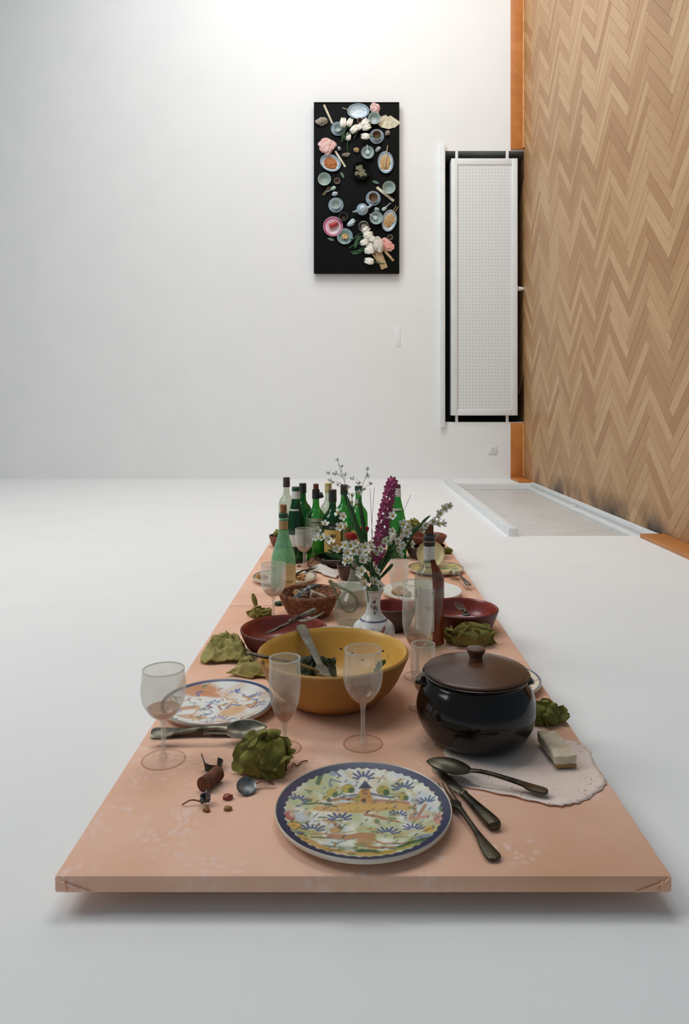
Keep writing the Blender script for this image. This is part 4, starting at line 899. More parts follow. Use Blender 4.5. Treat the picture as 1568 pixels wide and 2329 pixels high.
stalk('white blossoms around the foot of the magenta spike', [(849, 1338), (850, 1300), (846, 1262), (842, 1238)], [(842, 1235), (830, 1244), (875, 1231), (866, 1249), (841, 1263), (854, 1259), (833, 1256), (846, 1246)], [(((850, 1325), (862, 1290), (876, 1268)), .007), (((850, 1330), (846, 1290), (834, 1255)), .007)], dY=-.01)
stalk('white blossom stem in front of the green bottle with shoulder label', [(850, 1338), (868, 1282), (888, 1240), (908, 1205)], [(917, 1193), (930, 1200), (912, 1209), (920, 1224), (894, 1208), (904, 1231), (910, 1262), (905, 1250), (894, 1173), (936, 1238), (925, 1212), (915, 1240)], [(((856, 1315), (880, 1265), (905, 1222), (912, 1190)), .006), (((862, 1318), (888, 1290), (893, 1282)), .006), (((858, 1310), (890, 1262), (928, 1222), (944, 1200)), .0075)], dY=.01)
stalk('long white blossom sprig reaching right above the clear bottle', [(852, 1338), (890, 1268), (940, 1215), (985, 1182), (1018, 1154)], [(1023, 1151), (1012, 1156), (1002, 1168), (996, 1176), (1006, 1192), (996, 1191), (964, 1213), (968, 1195), (958, 1206), (986, 1186)], [(((945, 1212), (965, 1185), (980, 1172)), .005), (((930, 1225), (950, 1200), (962, 1196)), .007), (((900, 1262), (925, 1235), (945, 1205)), .007)], dY=.085, tipY=.02)
stalk('pale dried spray standing tallest at the left of the bouquet', [(845, 1338), (826, 1230), (795, 1130), (770, 1054)], [(768, 1049), (778, 1064), (749, 1079), (765, 1081), (786, 1083), (753, 1095), (770, 1106), (758, 1100), (794, 1111)], dry=True, rad=.0011, dY=.03)
stalk('pale dried spray beside the purple spike', [(846, 1338), (832, 1230), (818, 1140), (836, 1074)], [(837, 1070), (837, 1086), (803, 1092), (816, 1103), (841, 1103), (826, 1116)], dry=True, rad=.0011, dY=.04)
for label, pts in (('thin dark grass blade rising left of the magenta spike', [(850, 1338), (848, 1230), (842, 1112)]), ('thin dark grass blade crossing in front of the green bottle', [(852, 1338), (874, 1250), (890, 1160)]), ('thin pale grass blade arching right of the magenta spike', [(852, 1338), (890, 1230), (935, 1125)]), ('thin grass blade beside the dried spray', [(849, 1338), (846, 1225), (852, 1108)])):
    stalk(label, pts, [], rad=.0009, mat=LEAFM if 'dark' in label else STEMM, dY=.02, name='grass_blade')
# magenta spike
base = Vector((vc.x+.002, vc.y+.004, T+.110)); sp = thing('flower_spike', 'magenta flower spike standing upright in the bouquet', 'flower', base)
sY = vY+.015
L = [Vector(p) for p in cr([tuple(p-base) for p in [base]+[W(px, py, sY) for px, py in ((852, 1325), (858, 1270), (868, 1215), (880, 1150), (893, 1092))]], 10)]
obj('stalk', tube(L, [.0022]*len(L), 7), STEMM, sp)
def floret_mesh():
    r = .0105; parts = [lathe([(0, 0), (.0036, .002), (.0022, .005), (0, .006)], 6)]
    for k in range(5):
        a = 2*PI*k/5
        parts.append(xf(([(0, -.0012, .003), (r*.6, -.0034, .0055), (r, 0, .0085), (r*.6, .0034, .0055), (0, .0012, .003)], [(0, 1, 3, 4), (1, 2, 3)]), rot=(0, 0, a)))
    return join(*parts)
fo = obj('floret', floret_mesh(), MAG, sp); fme = fo.data; k = 0; NF = 110
for i in range(NF):
    u = i/(NF-1); f_ = .36+.63*u; idx = f_*(len(L)-1); a = L[int(idx)].lerp(L[min(len(L)-1, int(idx)+1)], idx-int(idx))
    ang = i*2.4; rr_ = .019*(1-.45*u**3); off = Vector((math.cos(ang)*rr_, math.sin(ang)*rr_, rnd.uniform(-.002, .002)))
    o = fo if i == 0 else bpy.data.objects.new('floret', fme)
    if i: C.objects.link(o); o.parent = sp
    o.location = a+off*.55; o.rotation_euler = (off+Vector((0, 0, .006))).to_track_quat('Z', 'Y').to_euler(); s_ = rnd.uniform(.8, 1.2); o.scale = (s_, s_, s_)
# red cloth flowers
for j, (px, py, lab) in enumerate(((797, 1222, 'ragged red flower low behind the white blossoms'), (829, 1208, 'red flower behind the stems beside the purple spike'))):
    base = Vector((vc.x-.004+j*.006, vc.y+.006, T+.110)); t = thing('red_flower', lab, 'flower', base)
    q = W(px, py, vY+.06)-base
    obj('stalk', tube(cr([(0, 0, 0), tuple(q*.5+Vector((0, 0, .02))), tuple(q)], 6), .0012, 6), STEMM, t)
    obj('petals', crumple(.015, .006, .014, 60+j, 1.8, .6, 30, 18), REDP, t, loc=q-Vector((0, 0, .006)), rot=(0, .5-j, 0))

# ------------------------------------------------------------------ cutlery
def lay(name, label, cat, a, b, z=0.0, tilt=0.0, group=None):
    """thing whose +x runs from table spot a towards b (both picture spots on the table)"""
    A, B = TP(*a), TP(*b); d = B-A
    t = thing(name, label, cat, (A.x, A.y, T+z), 0, group, rot=(0, -tilt, math.atan2(d.y, d.x))); t.rotation_mode = 'XYZ'
    return t, d.length
def spoon(t, L, mat, bw=.022, bl=.068, flip=False, hz=.006, lift=0):
    hl = L-bl*.92; s_ = -1 if flip else 1
    st = [(0, 0, hz, .004, .002), (.006, 0, hz, .0095, .0028), (.03, 0, hz+.001, .0105, .003), (hl*.35, 0, hz+.004, .0065, .003), (hl*.7, 0, hz+.008, .0042, .0028), (hl*.9, 0, hz+.008, .0042, .0026), (hl+.006, 0, hz+.005, .0065, .002)]
    st = [tuple(q) for q in cr(st, 4)]
    obj('handle', bar(st, 12), mat, t)
    def fn(u, v):
        x = hl+bl*u; wv = bw*math.sin(PI*min(1, max(0.0, u))**.85)**.62 if 0 < u < 1 else 0
        q = (v-.5)*2; dep = .011*math.sin(PI*u)**.7*(1-q*q)
        return (x, wv*q, hz+.004+(lift*u)-s_*dep+(-.002 if not flip else .001))
    obj('bowl', grid(26, 15, fn), mat, t, solid=.0016)
def knife(t, L, mat, hl=None, bw=.0095, bmat=None):
    hl = hl or L*.45
    st = [tuple(q) for q in cr([(0, 0, .008, .003, .003), (.004, 0, .008, .0105, .0065), (.02, 0, .008, .0115, .0075), (hl*.6, 0, .008, .0085, .006), (hl*.92, 0, .008, .0065, .005), (hl, 0, .008, .006, .0048)], 5)]
    obj('handle', bar(st, 12), mat, t)
    obj('ferrule', xf(lathe([(0, 0), (.0068, 0), (.0078, .002), (.0068, .007), (0, .007)], 16, 1, .8), (hl-.004, 0, .008), (PI/2, 0, PI/2)), SILVER, t)
    obj('blade', bar([(hl+.002, 0, .0075, .005, .0018), (hl+.02, 0, .007, bw*.9, .0012), (L*.75, 0, .0062, bw, .001), (L*.93, 0, .0055, bw*.8, .0008), (L, .002, .005, .002, .0006)], 8), bmat or mat, t)
def fork(t, L, mat, hz=.005):
    tl = .045; hd = .03; hl = L-tl-hd
    st = [tuple(q) for q in cr([(0, 0, hz, .003, .0018), (.006, 0, hz, .0115, .0026), (.03, 0, hz, .0095, .003), (hl*.5, 0, hz+.003, .0045, .003), (hl*.9, 0, hz+.006, .0038, .0026), (hl, 0, hz+.006, .0055, .002), (hl+hd*.5, 0, hz+.002, .0115, .0014), (hl+hd, 0, hz, .0125, .0013)], 4)]
    obj('handle', bar(st, 12), mat, t)
    for k in range(4):
        y = -.0104+.00693*k; obj('tine', bar([(hl+hd-.002, y, hz, .0022, .0013), (hl+hd+tl*.5, y*.97, hz+.0015, .0019, .0012), (L, y*.94, hz+.006, .0008, .0007)], 6), mat, t)
t, L = lay('knife', 'tarnished knife with a thick handle leaning under the painted plate', 'knife', (1130, 1893), (1024, 1786)); knife(t, .205, SILVERD, .098, bmat=SILVER)
t, L = lay('fork', 'tarnished fork with its flared handle next to the painted plate', 'fork', (1128, 1963), (1032, 1836)); fork(t, .20, SILVERD)
t, L = lay('serving_spoon', 'large tarnished spoon lying face down across the paper doily', 'spoon', (1247, 1815), (975, 1765), z=.004, tilt=.05); spoon(t, L*.99, SILVERD, .024, .078, flip=True)
t, L = lay('spoon', 'tarnished spoon lying below the left painted plate', 'spoon', (344, 1694), (600, 1684), z=.013, tilt=.03); spoon(t, L, SILVER, .0235, .08); t.rotation_euler.x = .38
t, L = lay('knife', 'tarnished knife lying tight against the left spoon', 'knife', (344, 1676), (590, 1672), z=.0005); knife(t, .20, SILVERD, .096)
# the handle of the pair across the left clay bowl
def rod(name, label, cat, p, q):
    d = q-p; return thing(name, label, cat, p, rot=d.to_track_quat('X', 'Z').to_euler()), d.length
t, L = rod('knife', 'knife resting across the left oxblood bowl', 'knife', W(722, 1394, 1.86), W(598, 1448, 1.90)); knife(t, L, SILVER, L*.46)
t, L = rod('fork', 'fork resting across the left oxblood bowl beneath the knife', 'fork', W(606, 1444, 1.925), W(740, 1402, 1.90)); fork(t, L, SILVER)
t, L = rod('fork', 'dark fork lying in the right oxblood bowl', 'fork', W(1064, 1404, 1.985), W(1040, 1376, 2.09)); fork(t, L, SILVERD)
t, L = rod('salad_server', 'flat grey salad server leaning on the back rim of the yellow bowl', 'salad server', W(684, 1422, 1.70), W(742, 1540, 1.56))
obj('handle', bar([tuple(q) for q in cr([(0, 0, 0, .008, .002), (.01, 0, 0, .0125, .0025), (L*.5, 0, 0, .010, .0025), (L*.75, 0, 0, .008, .0025), (L*.82, 0, -.002, .014, .0022), (L, 0, -.004, .016, .0016)], 5)], 12), M('grey_worn_metal', (128, 122, 104), (92, 86, 72), scale=40, rough=.6, metal=.3), t)
t, L = rod('spoon', 'thin long spoon resting on the near left rim of the yellow bowl', 'spoon', W(562, 1487, 1.47), W(750, 1543, 1.575))
spoon(t, L, SILVER, .014, .045, hz=.002)
t, L = lay('spoon', 'tarnished spoon with its handle over the wide white plate edge', 'spoon', (1068, 1343), (1008, 1296), z=.012, tilt=.02); spoon(t, .20, SILVER, .02, .06)
t, L = lay('fork', 'dark fork lying on the dark-rimmed plate', 'fork', (662, 1322), (700, 1308), z=.013); fork(t, .17, SILVERD)

# ------------------------------------------------------------------ doily, bread, napkins, debris
op = [(1015, 1730), (1008, 1775), (1075, 1795), (1180, 1818), (1262, 1836), (1296, 1833), (1332, 1822), (1374, 1792), (1376, 1774), (1352, 1738), (1342, 1712), (1312, 1690), (1286, 1683), (1232, 1661), (1200, 1652), (1080, 1650), (1015, 1690)]
op3 = [TP(*p) for p in op]; cc = sum(op3, Vector())/len(op3)
rim = [Vector(p) for p in cr([tuple(p) for p in op3+[op3[0]]], 8)][:-1]; nr_ = 14; V = []; n = len(rim)
for i in range(1, nr_+1):
    for j, p in enumerate(rim):
        u = i/nr_; q = cc.lerp(p, u); k = 1+.012*math.sin(j*1.3)*(u > .95); x, y = (q.x-cc.x)*k, (q.y-cc.y)*k
        far = math.hypot(q.x-pot_c.x, q.y-pot_c.y); lift = .004*max(0, noise.noise(Vector((x*14, y*14, 2))))*(1 if far > .13 else 0)+(.006*max(0, u-.85)/.15*max(0, noise.noise(Vector((x*9, y*9, 7)))+.15) if far > .14 else 0)
        V.append((x, y, .0012+lift))
Fa = [(i*n+j, i*n+(j+1) % n, (i+1)*n+(j+1) % n, (i+1)*n+j) for i in range(nr_-1) for j in range(n)]+[tuple(range(n))[::-1]]
def doily_mat():
    m, nt, b = nodes('doily_paper'); N = nt.nodes; L = nt.links; tc = N.new('ShaderNodeTexCoord')
    vo = N.new('ShaderNodeTexVoronoi'); vo.inputs['Scale'].default_value = 150; L.new(tc.outputs['Object'], vo.inputs['Vector'])
    a = N.new('ShaderNodeMapRange'); a.inputs[1].default_value = .26; a.inputs[2].default_value = .18; L.new(vo.outputs['Distance'], a.inputs[0])
    ln = N.new('ShaderNodeVectorMath'); ln.operation = 'LENGTH'; L.new(tc.outputs['Object'], ln.inputs[0])
    nz = N.new('ShaderNodeTexNoise'); nz.inputs['Scale'].default_value = 22; L.new(tc.outputs['Object'], nz.inputs['Vector'])
    c = N.new('ShaderNodeMapRange'); c.inputs[1].default_value = .46; c.inputs[2].default_value = .52; L.new(nz.outputs['Fac'], c.inputs[0])
    mu = N.new('ShaderNodeMath'); mu.operation = 'MULTIPLY'; L.new(a.outputs[0], mu.inputs[0]); L.new(c.outputs[0], mu.inputs[1])
    rr = N.new('ShaderNodeMapRange'); rr.inputs[1].default_value = .075; rr.inputs[2].default_value = .10; L.new(ln.outputs['Value'], rr.inputs[0])
    m3 = N.new('ShaderNodeMath'); m3.operation = 'MULTIPLY'; L.new(mu.outputs[0], m3.inputs[0]); L.new(rr.outputs[0], m3.inputs[1])
    n2 = N.new('ShaderNodeTexNoise'); n2.inputs['Scale'].default_value = 11; L.new(tc.outputs['Object'], n2.inputs['Vector'])
    q = N.new('ShaderNodeMix'); q.data_type = 'RGBA'; q.inputs[6].default_value = lin4((242, 226, 216)); q.inputs[7].default_value = lin4((222, 196, 178)); L.new(n2.outputs['Fac'], q.inputs[0])
    mx = N.new('ShaderNodeMix'); mx.data_type = 'RGBA'; mx.inputs[7].default_value = lin4((136, 92, 66)); L.new(m3.outputs[0], mx.inputs[0]); L.new(q.outputs[2], mx.inputs[6])
    L.new(mx.outputs[2], b.inputs['Base Color']); b.inputs['Roughness'].default_value = .9; return m
tag(obj('paper_doily', (V, Fa), doily_mat(), loc=(cc.x, cc.y, T), solid=.0006), 'wrinkled white lace-punched paper doily under the black pot', 'doily')
pb = TP(1289, 1752)
br = thing('bread_stick', 'pale finger of dry bread with a brown end on the doily', 'bread', (pb.x, pb.y, T+.004), rotz=.10)
bb = box(-.017, .017, 0, .10, .003, .022, .004); bm = bmesh.new(); me = bpy.data.meshes.new('b'); me.from_pydata(bb[0], [], bb[1]); bm.from_mesh(me); bmesh.ops.subdivide_edges(bm, edges=bm.edges[:], cuts=5, use_grid_fill=True)
for v in bm.verts: v.co += Vector((noise.noise(v.co*60), noise.noise(v.co*60+Vector((3, 0, 0))), noise.noise(v.co*60+Vector((0, 5, 0)))))*.0022; v.co.x *= 1+.22*(1-v.co.y/.1)
bm.to_mesh(me); bm.free(); me.shade_smooth()
obj('crumb', me, BREAD, br); obj('crust', box(-.019, .019, -.001, .01, .0, .007, .002), CRUST, br)
def lump(label, px, py, rx, ry, rz, seed, mat, sc=1.6, amp=.42, rot=0, name='crumpled_napkin', dz=0):
    p = TP(px, py); return tag(obj(name, flaps(rx, ry, rz, seed), mat, loc=(p.x, p.y, T+dz), rot=(0, 0, rot)), label, 'napkin')
lump('tight green ball of crumpled napkin left of the painted plate', 602, 1752, .047, .043, .056, 3.3, OLIVED, 1.7, .62)
lump('ragged olive napkin sticking out from behind the black pot', 1236, 1640, .044, .032, .034, 5.1, OLIVED, 2.0, .6)
lump('crumpled yellow-olive napkin between the brown bottle and the right bowl', 1070, 1463, .070, .044, .046, 7.7, OLIVE, 2.2, .6)
lump('small twisted olive napkin behind the left oxblood bowl', 592, 1402, .036, .026, .026, 9.2, OLIVE, 2.1, .6)
tag(obj('napkin_tip', xf(leafblade([(0, 0, 0), (-.006, 0, .02), (-.012, .004, .04)], .008), (0, 0, 0)), OLIVE, loc=TP(583, 1392)+Vector((0, 0, .018)), solid=.002), 'pointed olive napkin tip standing up behind the left oxblood bowl', 'napkin')
def flat(label, quad, h, seed, mat, sc=3.0, name='folded_napkin', cat='napkin', solid=.003):
    q = [TP(*p) for p in quad]; vf, o = ctr(sheet([(p.x, p.y) for p in q], h, seed, 56, sc)); return tag(obj(name, vf, mat, loc=(o[0], o[1], T+.001), solid=solid), label, cat)
flat('faded olive napkin spread flat left of the yellow bowl', [(455, 1510), (578, 1512), (544, 1470), (480, 1464)], .034, 2.2, OLIVEP, 4.2)
flat('thin folded olive napkin corner between the left plate and yellow bowl', [(515, 1540), (612, 1546), (606, 1528), (552, 1520)], .022, 3.9, OLIVEP, 2.0)
flat('white paper napkin folded beside the dark clay cup', [(706, 1300), (765, 1318), (772, 1305), (725, 1280)], .012, 1.4, PAPER, 1.6, 'paper_napkin')
flat('crumpled brown paper in front of the dark green bottles', [(698, 1291), (738, 1295), (746, 1286), (706, 1276)], .02, 8.1, M('brown_paper', (150, 108, 84), (110, 74, 56), scale=20, rough=.9), 2.5, 'brown_paper', 'paper')
# corks, capsules, crumbs
def cork_at(label, px, py, rz, r=.0125, L=.042, mat=CORKD):
    p = TP(px, py); t = thing('wine_cork', label, 'cork', (p.x, p.y, T), rz)
    bo = lathe(cr([(0, -L/2), (r*.9, -L/2), (r, -L/2+.002), (r*.92, 0), (r, L/2-.002), (r*.85, L/2)], 4)+[(0, L/2)], 24)
    obj('body', xf(bo, (0, 0, r), (0, PI/2, 0)), mat, t); return t
cork_at('wine-stained brown cork lying near the crumpled green napkin', 480, 1788, 1.15)
p = TP(485, 1748); t = thing('torn_capsule', 'curled torn black foil capsule beside the cork', 'foil', (p.x, p.y, T), .2)
obj('cup', xf(grid(22, 8, lambda u, v: ((.014+.003*v)*math.cos(PI+u*4.2), (.013+.003*v)*math.sin(PI+u*4.2), v*(.012+.012*max(0, .5-u)))), (0, 0, 0)), FOILB, t, solid=.001)
obj('strip', xf(grid(10, 4, lambda u, v: (-.014-.006*u, -.004+.007*v, .01+.018*u)), (0, 0, 0)), FOILB, t, solid=.001)
p = TP(560, 1800); t = thing('foil_disc', 'round grey foil disc with a curled tail near the napkin ball', 'foil', (p.x, p.y, T+.001), .1)
obj('disc', xf(lathe([(0, .001), (.012, .001), (.0165, .004), (.0165, .005), (.012, .002), (0, .002)], 30), (0, 0, .005), (.45, .2, 0)), FOIL, t)
obj('tail', tube(cr([(.012, .004, .006), (.024, .01, .009), (.034, .008, .01), (.046, .006, .005)], 5), [.002]*16, 6, .4), CORKD, t)
p = TP(452, 1832); t = thing('foil_scrap', 'tiny lilac-grey twist of foil with a thin wire tail', 'foil', (p.x, p.y, T+.001), .0)
obj('wire', tube(cr([(-.026, -.002, .001), (-.014, 0, .007), (-.004, .002, .006), (.008, .001, .002)], 5), .001, 6), CORKD, t)
obj('flake', sheet([(.006, -.004), (.016, -.003), (.015, .006), (.005, .004)], .014, 2, 10, 2), FOIL, t, solid=.0006)
for lab, px, py, r, m, nm in (('tiny red-brown chip of wax between cork and foil disc', 519, 1817, .0075, REDCLAY, 'wax_chip'), ('tiny pale crumb of cork below the foil twist', 470, 1845, .0055, CORK, 'cork_crumb'), ('flat pale crumb alone on the pink cloth', 519, 1842, .006, CRUST, 'bread_crumb'), ('dark crumb beside the left foot of the yellow bowl', 587, 1524, .008, CORKD, 'dark_crumb'), ('small dark cherry stone near the foggy far wine glass', 681, 1289, .006, CAPK, 'cherry_stone'), ('olive green pit under the left edge of the basket', 634, 1377, .012, CAPG, 'green_scrap')):
    tag(obj(nm, crumple(r, r*.8, r*.8, px*.1, 1.5, .5, 16, 10), m, loc=TP(px, py)), lab, 'crumb')
p = TP(707, 1280); tag(obj('bottle_cap', lathe([(0, .006), (.009, .006), (.0115, .003), (.012, 0), (.0105, 0), (.0085, .0048), (0, .005)], 20), SILVER, loc=(p.x, p.y, T+.001), rot=(.3, 0, 0)), 'small shiny bottle cap behind the dried food plate', 'bottle cap')
tag(obj('wire_twist', tube(cr([tuple(TP(px, py, .003)-TP(680, 1740)) for px, py in ((664, 1744), (668, 1736), (676, 1742), (686, 1733), (700, 1730))], 5), .0011, 6), CORKD, loc=TP(680, 1740)), 'thin twisted bit of wire just beyond the painted plate', 'wire')
cork_at('pale cork standing half hidden on the table behind the left bowl cutlery', 697, 1432, .3, .008, .02, REDCLAY)

# ------------------------------------------------------------------ the black panel with glued dishes on the back wall
YPF = YB-.075; k_ = YPF/F
pcx, pcz = XP(811.5, YPF), HC-(426.5-CY)*k_; phw, phh = 194.5/2*k_, 389/2*k_
pn = thing('black_panel', 'tall black board hung on the white wall set with small dishes and tulips', 'wall panel', (pcx, YB, pcz), rot=(PI/2, 0, 0))
obj('board', box(-phw, phw, -phh, phh, .02, .070, .003), BLACK, pn)
obj('edge', join(box(-phw, phw, phh-.012, phh, .06, .0745, .002), box(-phw, phw, -phh, -phh+.012, .06, .0745, .002), box(-phw, -phw+.012, -phh, phh, .06, .0745, .002), box(phw-.012, phw, -phh, phh, .06, .0745, .002)), BLACK, pn)
obj('hanger', box(-.3, .3, -.6, .6, 0, .02), BLACK, pn, smooth=False)
ps = k_/5.417
def onp(name, label, cat, cx, cy, rz=0, w=0.0, group=None):
    px, py = 700+cx/5.417, 210+cy/5.417
    t = thing(name, label, cat, (XP(px, YPF), YB-.0705-w, HC-(py-CY)*k_), group=group); t.rotation_euler = Matrix.Rotation(PI/2, 3, 'X').to_4x4().to_3x3().__matmul__(Matrix.Rotation(rz, 3, 'Z')).to_euler(); return t
CEL = M('pale_celadon_glaze', (176, 190, 184), (152, 170, 164), scale=20, rough=.3, coat=.3)
BWH = M('blue_white_porcelain', (206, 216, 220), (170, 190, 204), scale=26, rough=.25, coat=.4)
BLR = M('blue_rim_porcelain', (160, 178, 186), (132, 156, 170), scale=30, rough=.25, coat=.4)
TEA = M('tea_dregs', (128, 96, 66), (90, 66, 46), scale=60, rough=.7)
ORF = M('orange_sauce', (190, 120, 58), (150, 84, 40), scale=50, rough=.7)
NOOD = M('noodle_leftovers', (206, 176, 128), (170, 128, 78), scale=60, rough=.8)
PINKC = M('pink_cloth', (230, 196, 190), (214, 170, 164), scale=30, rough=.9)
PINKR = M('magenta_rim_glaze', (176, 66, 118), (196, 96, 140), scale=20, rough=.3, coat=.3)
PINKW = M('pale_pink_glaze', (230, 206, 212), (218, 186, 196), scale=20, rough=.3, coat=.3)
IVORY = M('ivory_stick', (218, 214, 190), (196, 188, 160), scale=30, rough=.6)
WOODP = M('pale_split_wood', (214, 190, 150), (176, 146, 106), scale=40, rough=.8)
TULIP = M('white_tulip', (238, 236, 226), (220, 218, 200), scale=30, rough=.6)
STONE = M('grey_shell', (176, 166, 150), (110, 100, 90), scale=60, rough=.8)
REDCAN = M('red_can_paint', (186, 58, 56), (160, 40, 44), scale=30, rough=.35)
JADE = M('blue_green_glaze', (126, 158, 150), (80, 116, 116), scale=40, rough=.3, coat=.3)
def dish(t, r, h, mi, mo, ry=None, name='body', seg=40, z0=0, rimm=None, fl=.6):
    ey = (ry or r)/r
    obj(name, lathe([(0, z0), (r*fl*.8, z0), (r*fl, z0+h*.15), (r, z0+h), (r*.965, z0+h*1.06)], seg, 1, ey), mo, t)
    obj('rim', lathe([(r*.965, z0+h*1.06), (r*.80, z0+h*.62)], seg, 1, ey), rimm or mo, t)
    obj('inside', lathe([(r*.80, z0+h*.62), (r*fl, z0+h*.3), (r*fl*.5, z0+h*.22), (0, z0+h*.2)], seg, 1, ey), mi, t)
def deep(t, r, h, mi, mo, z0=0, seg=36):
    obj('bowl_body', lathe([(0, z0), (r*.5, z0), (r*.52, z0+h*.1), (r*.82, z0+h*.5), (r, z0+h), (r*.95, z0+h)], seg), mo, t)
    obj('bowl_inside', lathe([(r*.95, z0+h), (r*.76, z0+h*.5), (r*.45, z0+h*.2), (0, z0+h*.18)], seg), mi, t)
ON = ' on the black panel'
def ovalp(label, cx, cy, rx, ry, rz, food, sticks=()):
    t = onp('oval_plate', label, 'plate', cx, cy, rz); dish(t, rx*ps, .022, BWH, BWH, ry*ps, rimm=BLR)
    if food: obj('leftovers', xf(crumple(rx*ps*.6, ry*ps*.6, .012, cx*.01, 2.2, .5, 36, 20), (0, 0, .005)), food, t)
    return t
ovalp('blue-white oval plate with a chopstick under it at the top of the black panel', 625, 240, 135, 95, 0, None)
ovalp('oval plate with an orange smear of sauce'+ON, 283, 875, 132, 102, -.45, ORF)
ovalp('upright oval plate with noodles and a standing stick'+ON, 962, 870, 96, 135, .05, NOOD)
ovalp('tilted oval plate with noodles and two skewers'+ON, 1005, 1587, 90, 135, -.22, NOOD)
for lab, cx, cy, r in (('pale green rice bowl'+ON+' beside the open fan', 820, 345, 75), ('pale green rice bowl'+ON+' left of the small tea cup', 210, 1090, 80), ('pale green rice bowl'+ON+' over a white stick', 1000, 1193, 79)):
    t = onp('rice_bowl', lab, 'bowl', cx, cy); deep(t, r*ps, .06, CEL, CEL)
for lab, cx, cy, r in (('soup bowl with a china spoon left of the upright noodle plate', 740, 760, 78), ('soup bowl with a china spoon next to the teapot', 845, 1562, 80)):
    t = onp('soup_bowl', lab, 'bowl', cx, cy); deep(t, r*ps, .05, CEL, BLR)
    obj('china_spoon', join(bar([(-.006, 0, .03, .016, .005), (.016, 0, .03, .02, .006), (.034, 0, .033, .008, .004)], 12), tube([(.03, 0, .033), (.07, .004, .055)], .006, 8)), BWH, t, rot=(0, 0, 1.6 if cx < 800 else 2.6))
for lab, cx, cy, r, rb, m in (('saucer with an empty bowl half under white tulips'+ON, 375, 455, 86, 52, CEL), ('saucer with a cup of brown dregs below the open fan', 850, 550, 90, 58, TEA), ('saucer with an empty white bowl above the pink plate', 350, 1395, 92, 58, CEL), ('saucer with a cup of brown dregs above the teapot', 808, 1312, 90, 60, TEA)):
    t = onp('saucer_and_bowl', lab, 'bowl', cx, cy); dish(t, r*ps, .018, BLR, BWH, rimm=BLR); deep(t, rb*ps, .05, m, BWH, .006)
for lab, cx, cy, r in (('tiny white cup above the cluster of tulips'+ON, 645, 365, 36), ('tiny white cup right of the pale green bowl and above the two chopsticks', 365, 1105, 37), ('tiny white cup beside the pink crumpled paper', 1015, 1797, 34)):
    t = onp('tea_cup', lab, 'cup', cx, cy); deep(t, r*ps, .04, TEA, BWH)
t = onp('tea_cup', 'blue-green cup above the pink plate'+ON, 'cup', 440, 1545); deep(t, 53*ps, .05, BROWNCLAY, JADE)
t = onp('dark_bowl', 'large black bowl with grey-green leftovers in the middle of the panel', 'bowl', 660, 978); deep(t, 112*ps, .05, BLACK, BLACK)
for i in range(7):
    a = i*1.75+.3*i*i; obj('leftovers', crumple(.026, .018, .012, i+.4, 2, .6, 20, 12), M('grey_leftovers', (150, 146, 116), (60, 62, 50), scale=60, rough=.8), t, loc=((.018+.006*i)*math.cos(a), (.018+.006*i)*math.sin(a), .012+.004*(i % 2)), rot=(0, 0, a))
t = onp('pink_plate', 'pale pink plate with magenta rim holding a crushed red can', 'plate', 315, 1657); dish(t, 121*ps, .02, PINKW, PINKW, rimm=PINKR, fl=.7)
t = onp('crushed_can', 'crushed red drink can on the pink plate', 'can', 318, 1640, .4, w=.008); obj('body', xf(join(lathe([(0, -.045), (.021, -.045), (.024, -.04), (.022, .0), (.024, .04), (.021, .045), (0, .045)], 24)), (0, 0, .022), (0, PI/2, 0), (1, 1, .9)), REDCAN, t); obj('end_rim', xf(lathe([(.017, .0455), (.022, .0455), (.022, .048), (.017, .048)], 24), (0, 0, .022), (0, PI/2, 0)), SILVER, t)
t = onp('patterned_plate', 'blue-green patterned plate with a heap of crackers below the pink plate', 'plate', 460, 1780); dish(t, 98*ps, .022, JADE, JADE, rimm=BLR)
for i in range(5): obj('cracker', xf(box(-.016, .016, -.012, .012, 0, .006, .002), (.018*math.cos(i*1.3), .018*math.sin(i*1.3), .008+.004*i), (.1*i, .1, i*.7)), NOOD, t)
t = onp('teapot', 'round blue-grey teapot seen from above near the panel centre', 'teapot', 675, 1455); r = 72*ps
obj('body', lathe(cr([(r*.6, 0), (r, .03), (r*.95, .055), (r*.5, .078)], 6)+[(0, .08)], 40), BLR, t)
lid = obj('lid', lathe(cr([(r*.5, .077), (r*.48, .083), (r*.2, .089), (0, .09)], 4), 32), BWH, t); obj('knob', lathe([(.006, .088), (.010, .096), (.006, .101), (0, .102)], 16), BWH, lid)
obj('spout', tube(cr([(-r*.85, -.012, .045), (-r*1.25, -.024, .05), (-r*1.6, -.028, .062)], 5), [.012]*4+[.010]*3+[.008]*4, 10), BLR, t)
obj('handle', tube(cr([(r*.85, .01, .06), (r*1.3, .028, .075), (r*1.65, .04, .06), (r*1.5, .034, .03), (r*.9, .015, .025)], 5), .0065, 8), BWH, t)
t = onp('glass_jar', 'small round glass jar lying open above the lower tulips', 'jar', 690, 1660); obj('wall', lathe([(.042, 0), (.048, .004), (.048, .05), (.044, .052), (.044, .05)], 32), GLASS('jar_glass', (200, 206, 200), d0=.2, d1=.4, edge=.4), t); obj('contents', crumple(.03, .03, .02, 4, 1.6, .4, 24, 14), STONE, t)
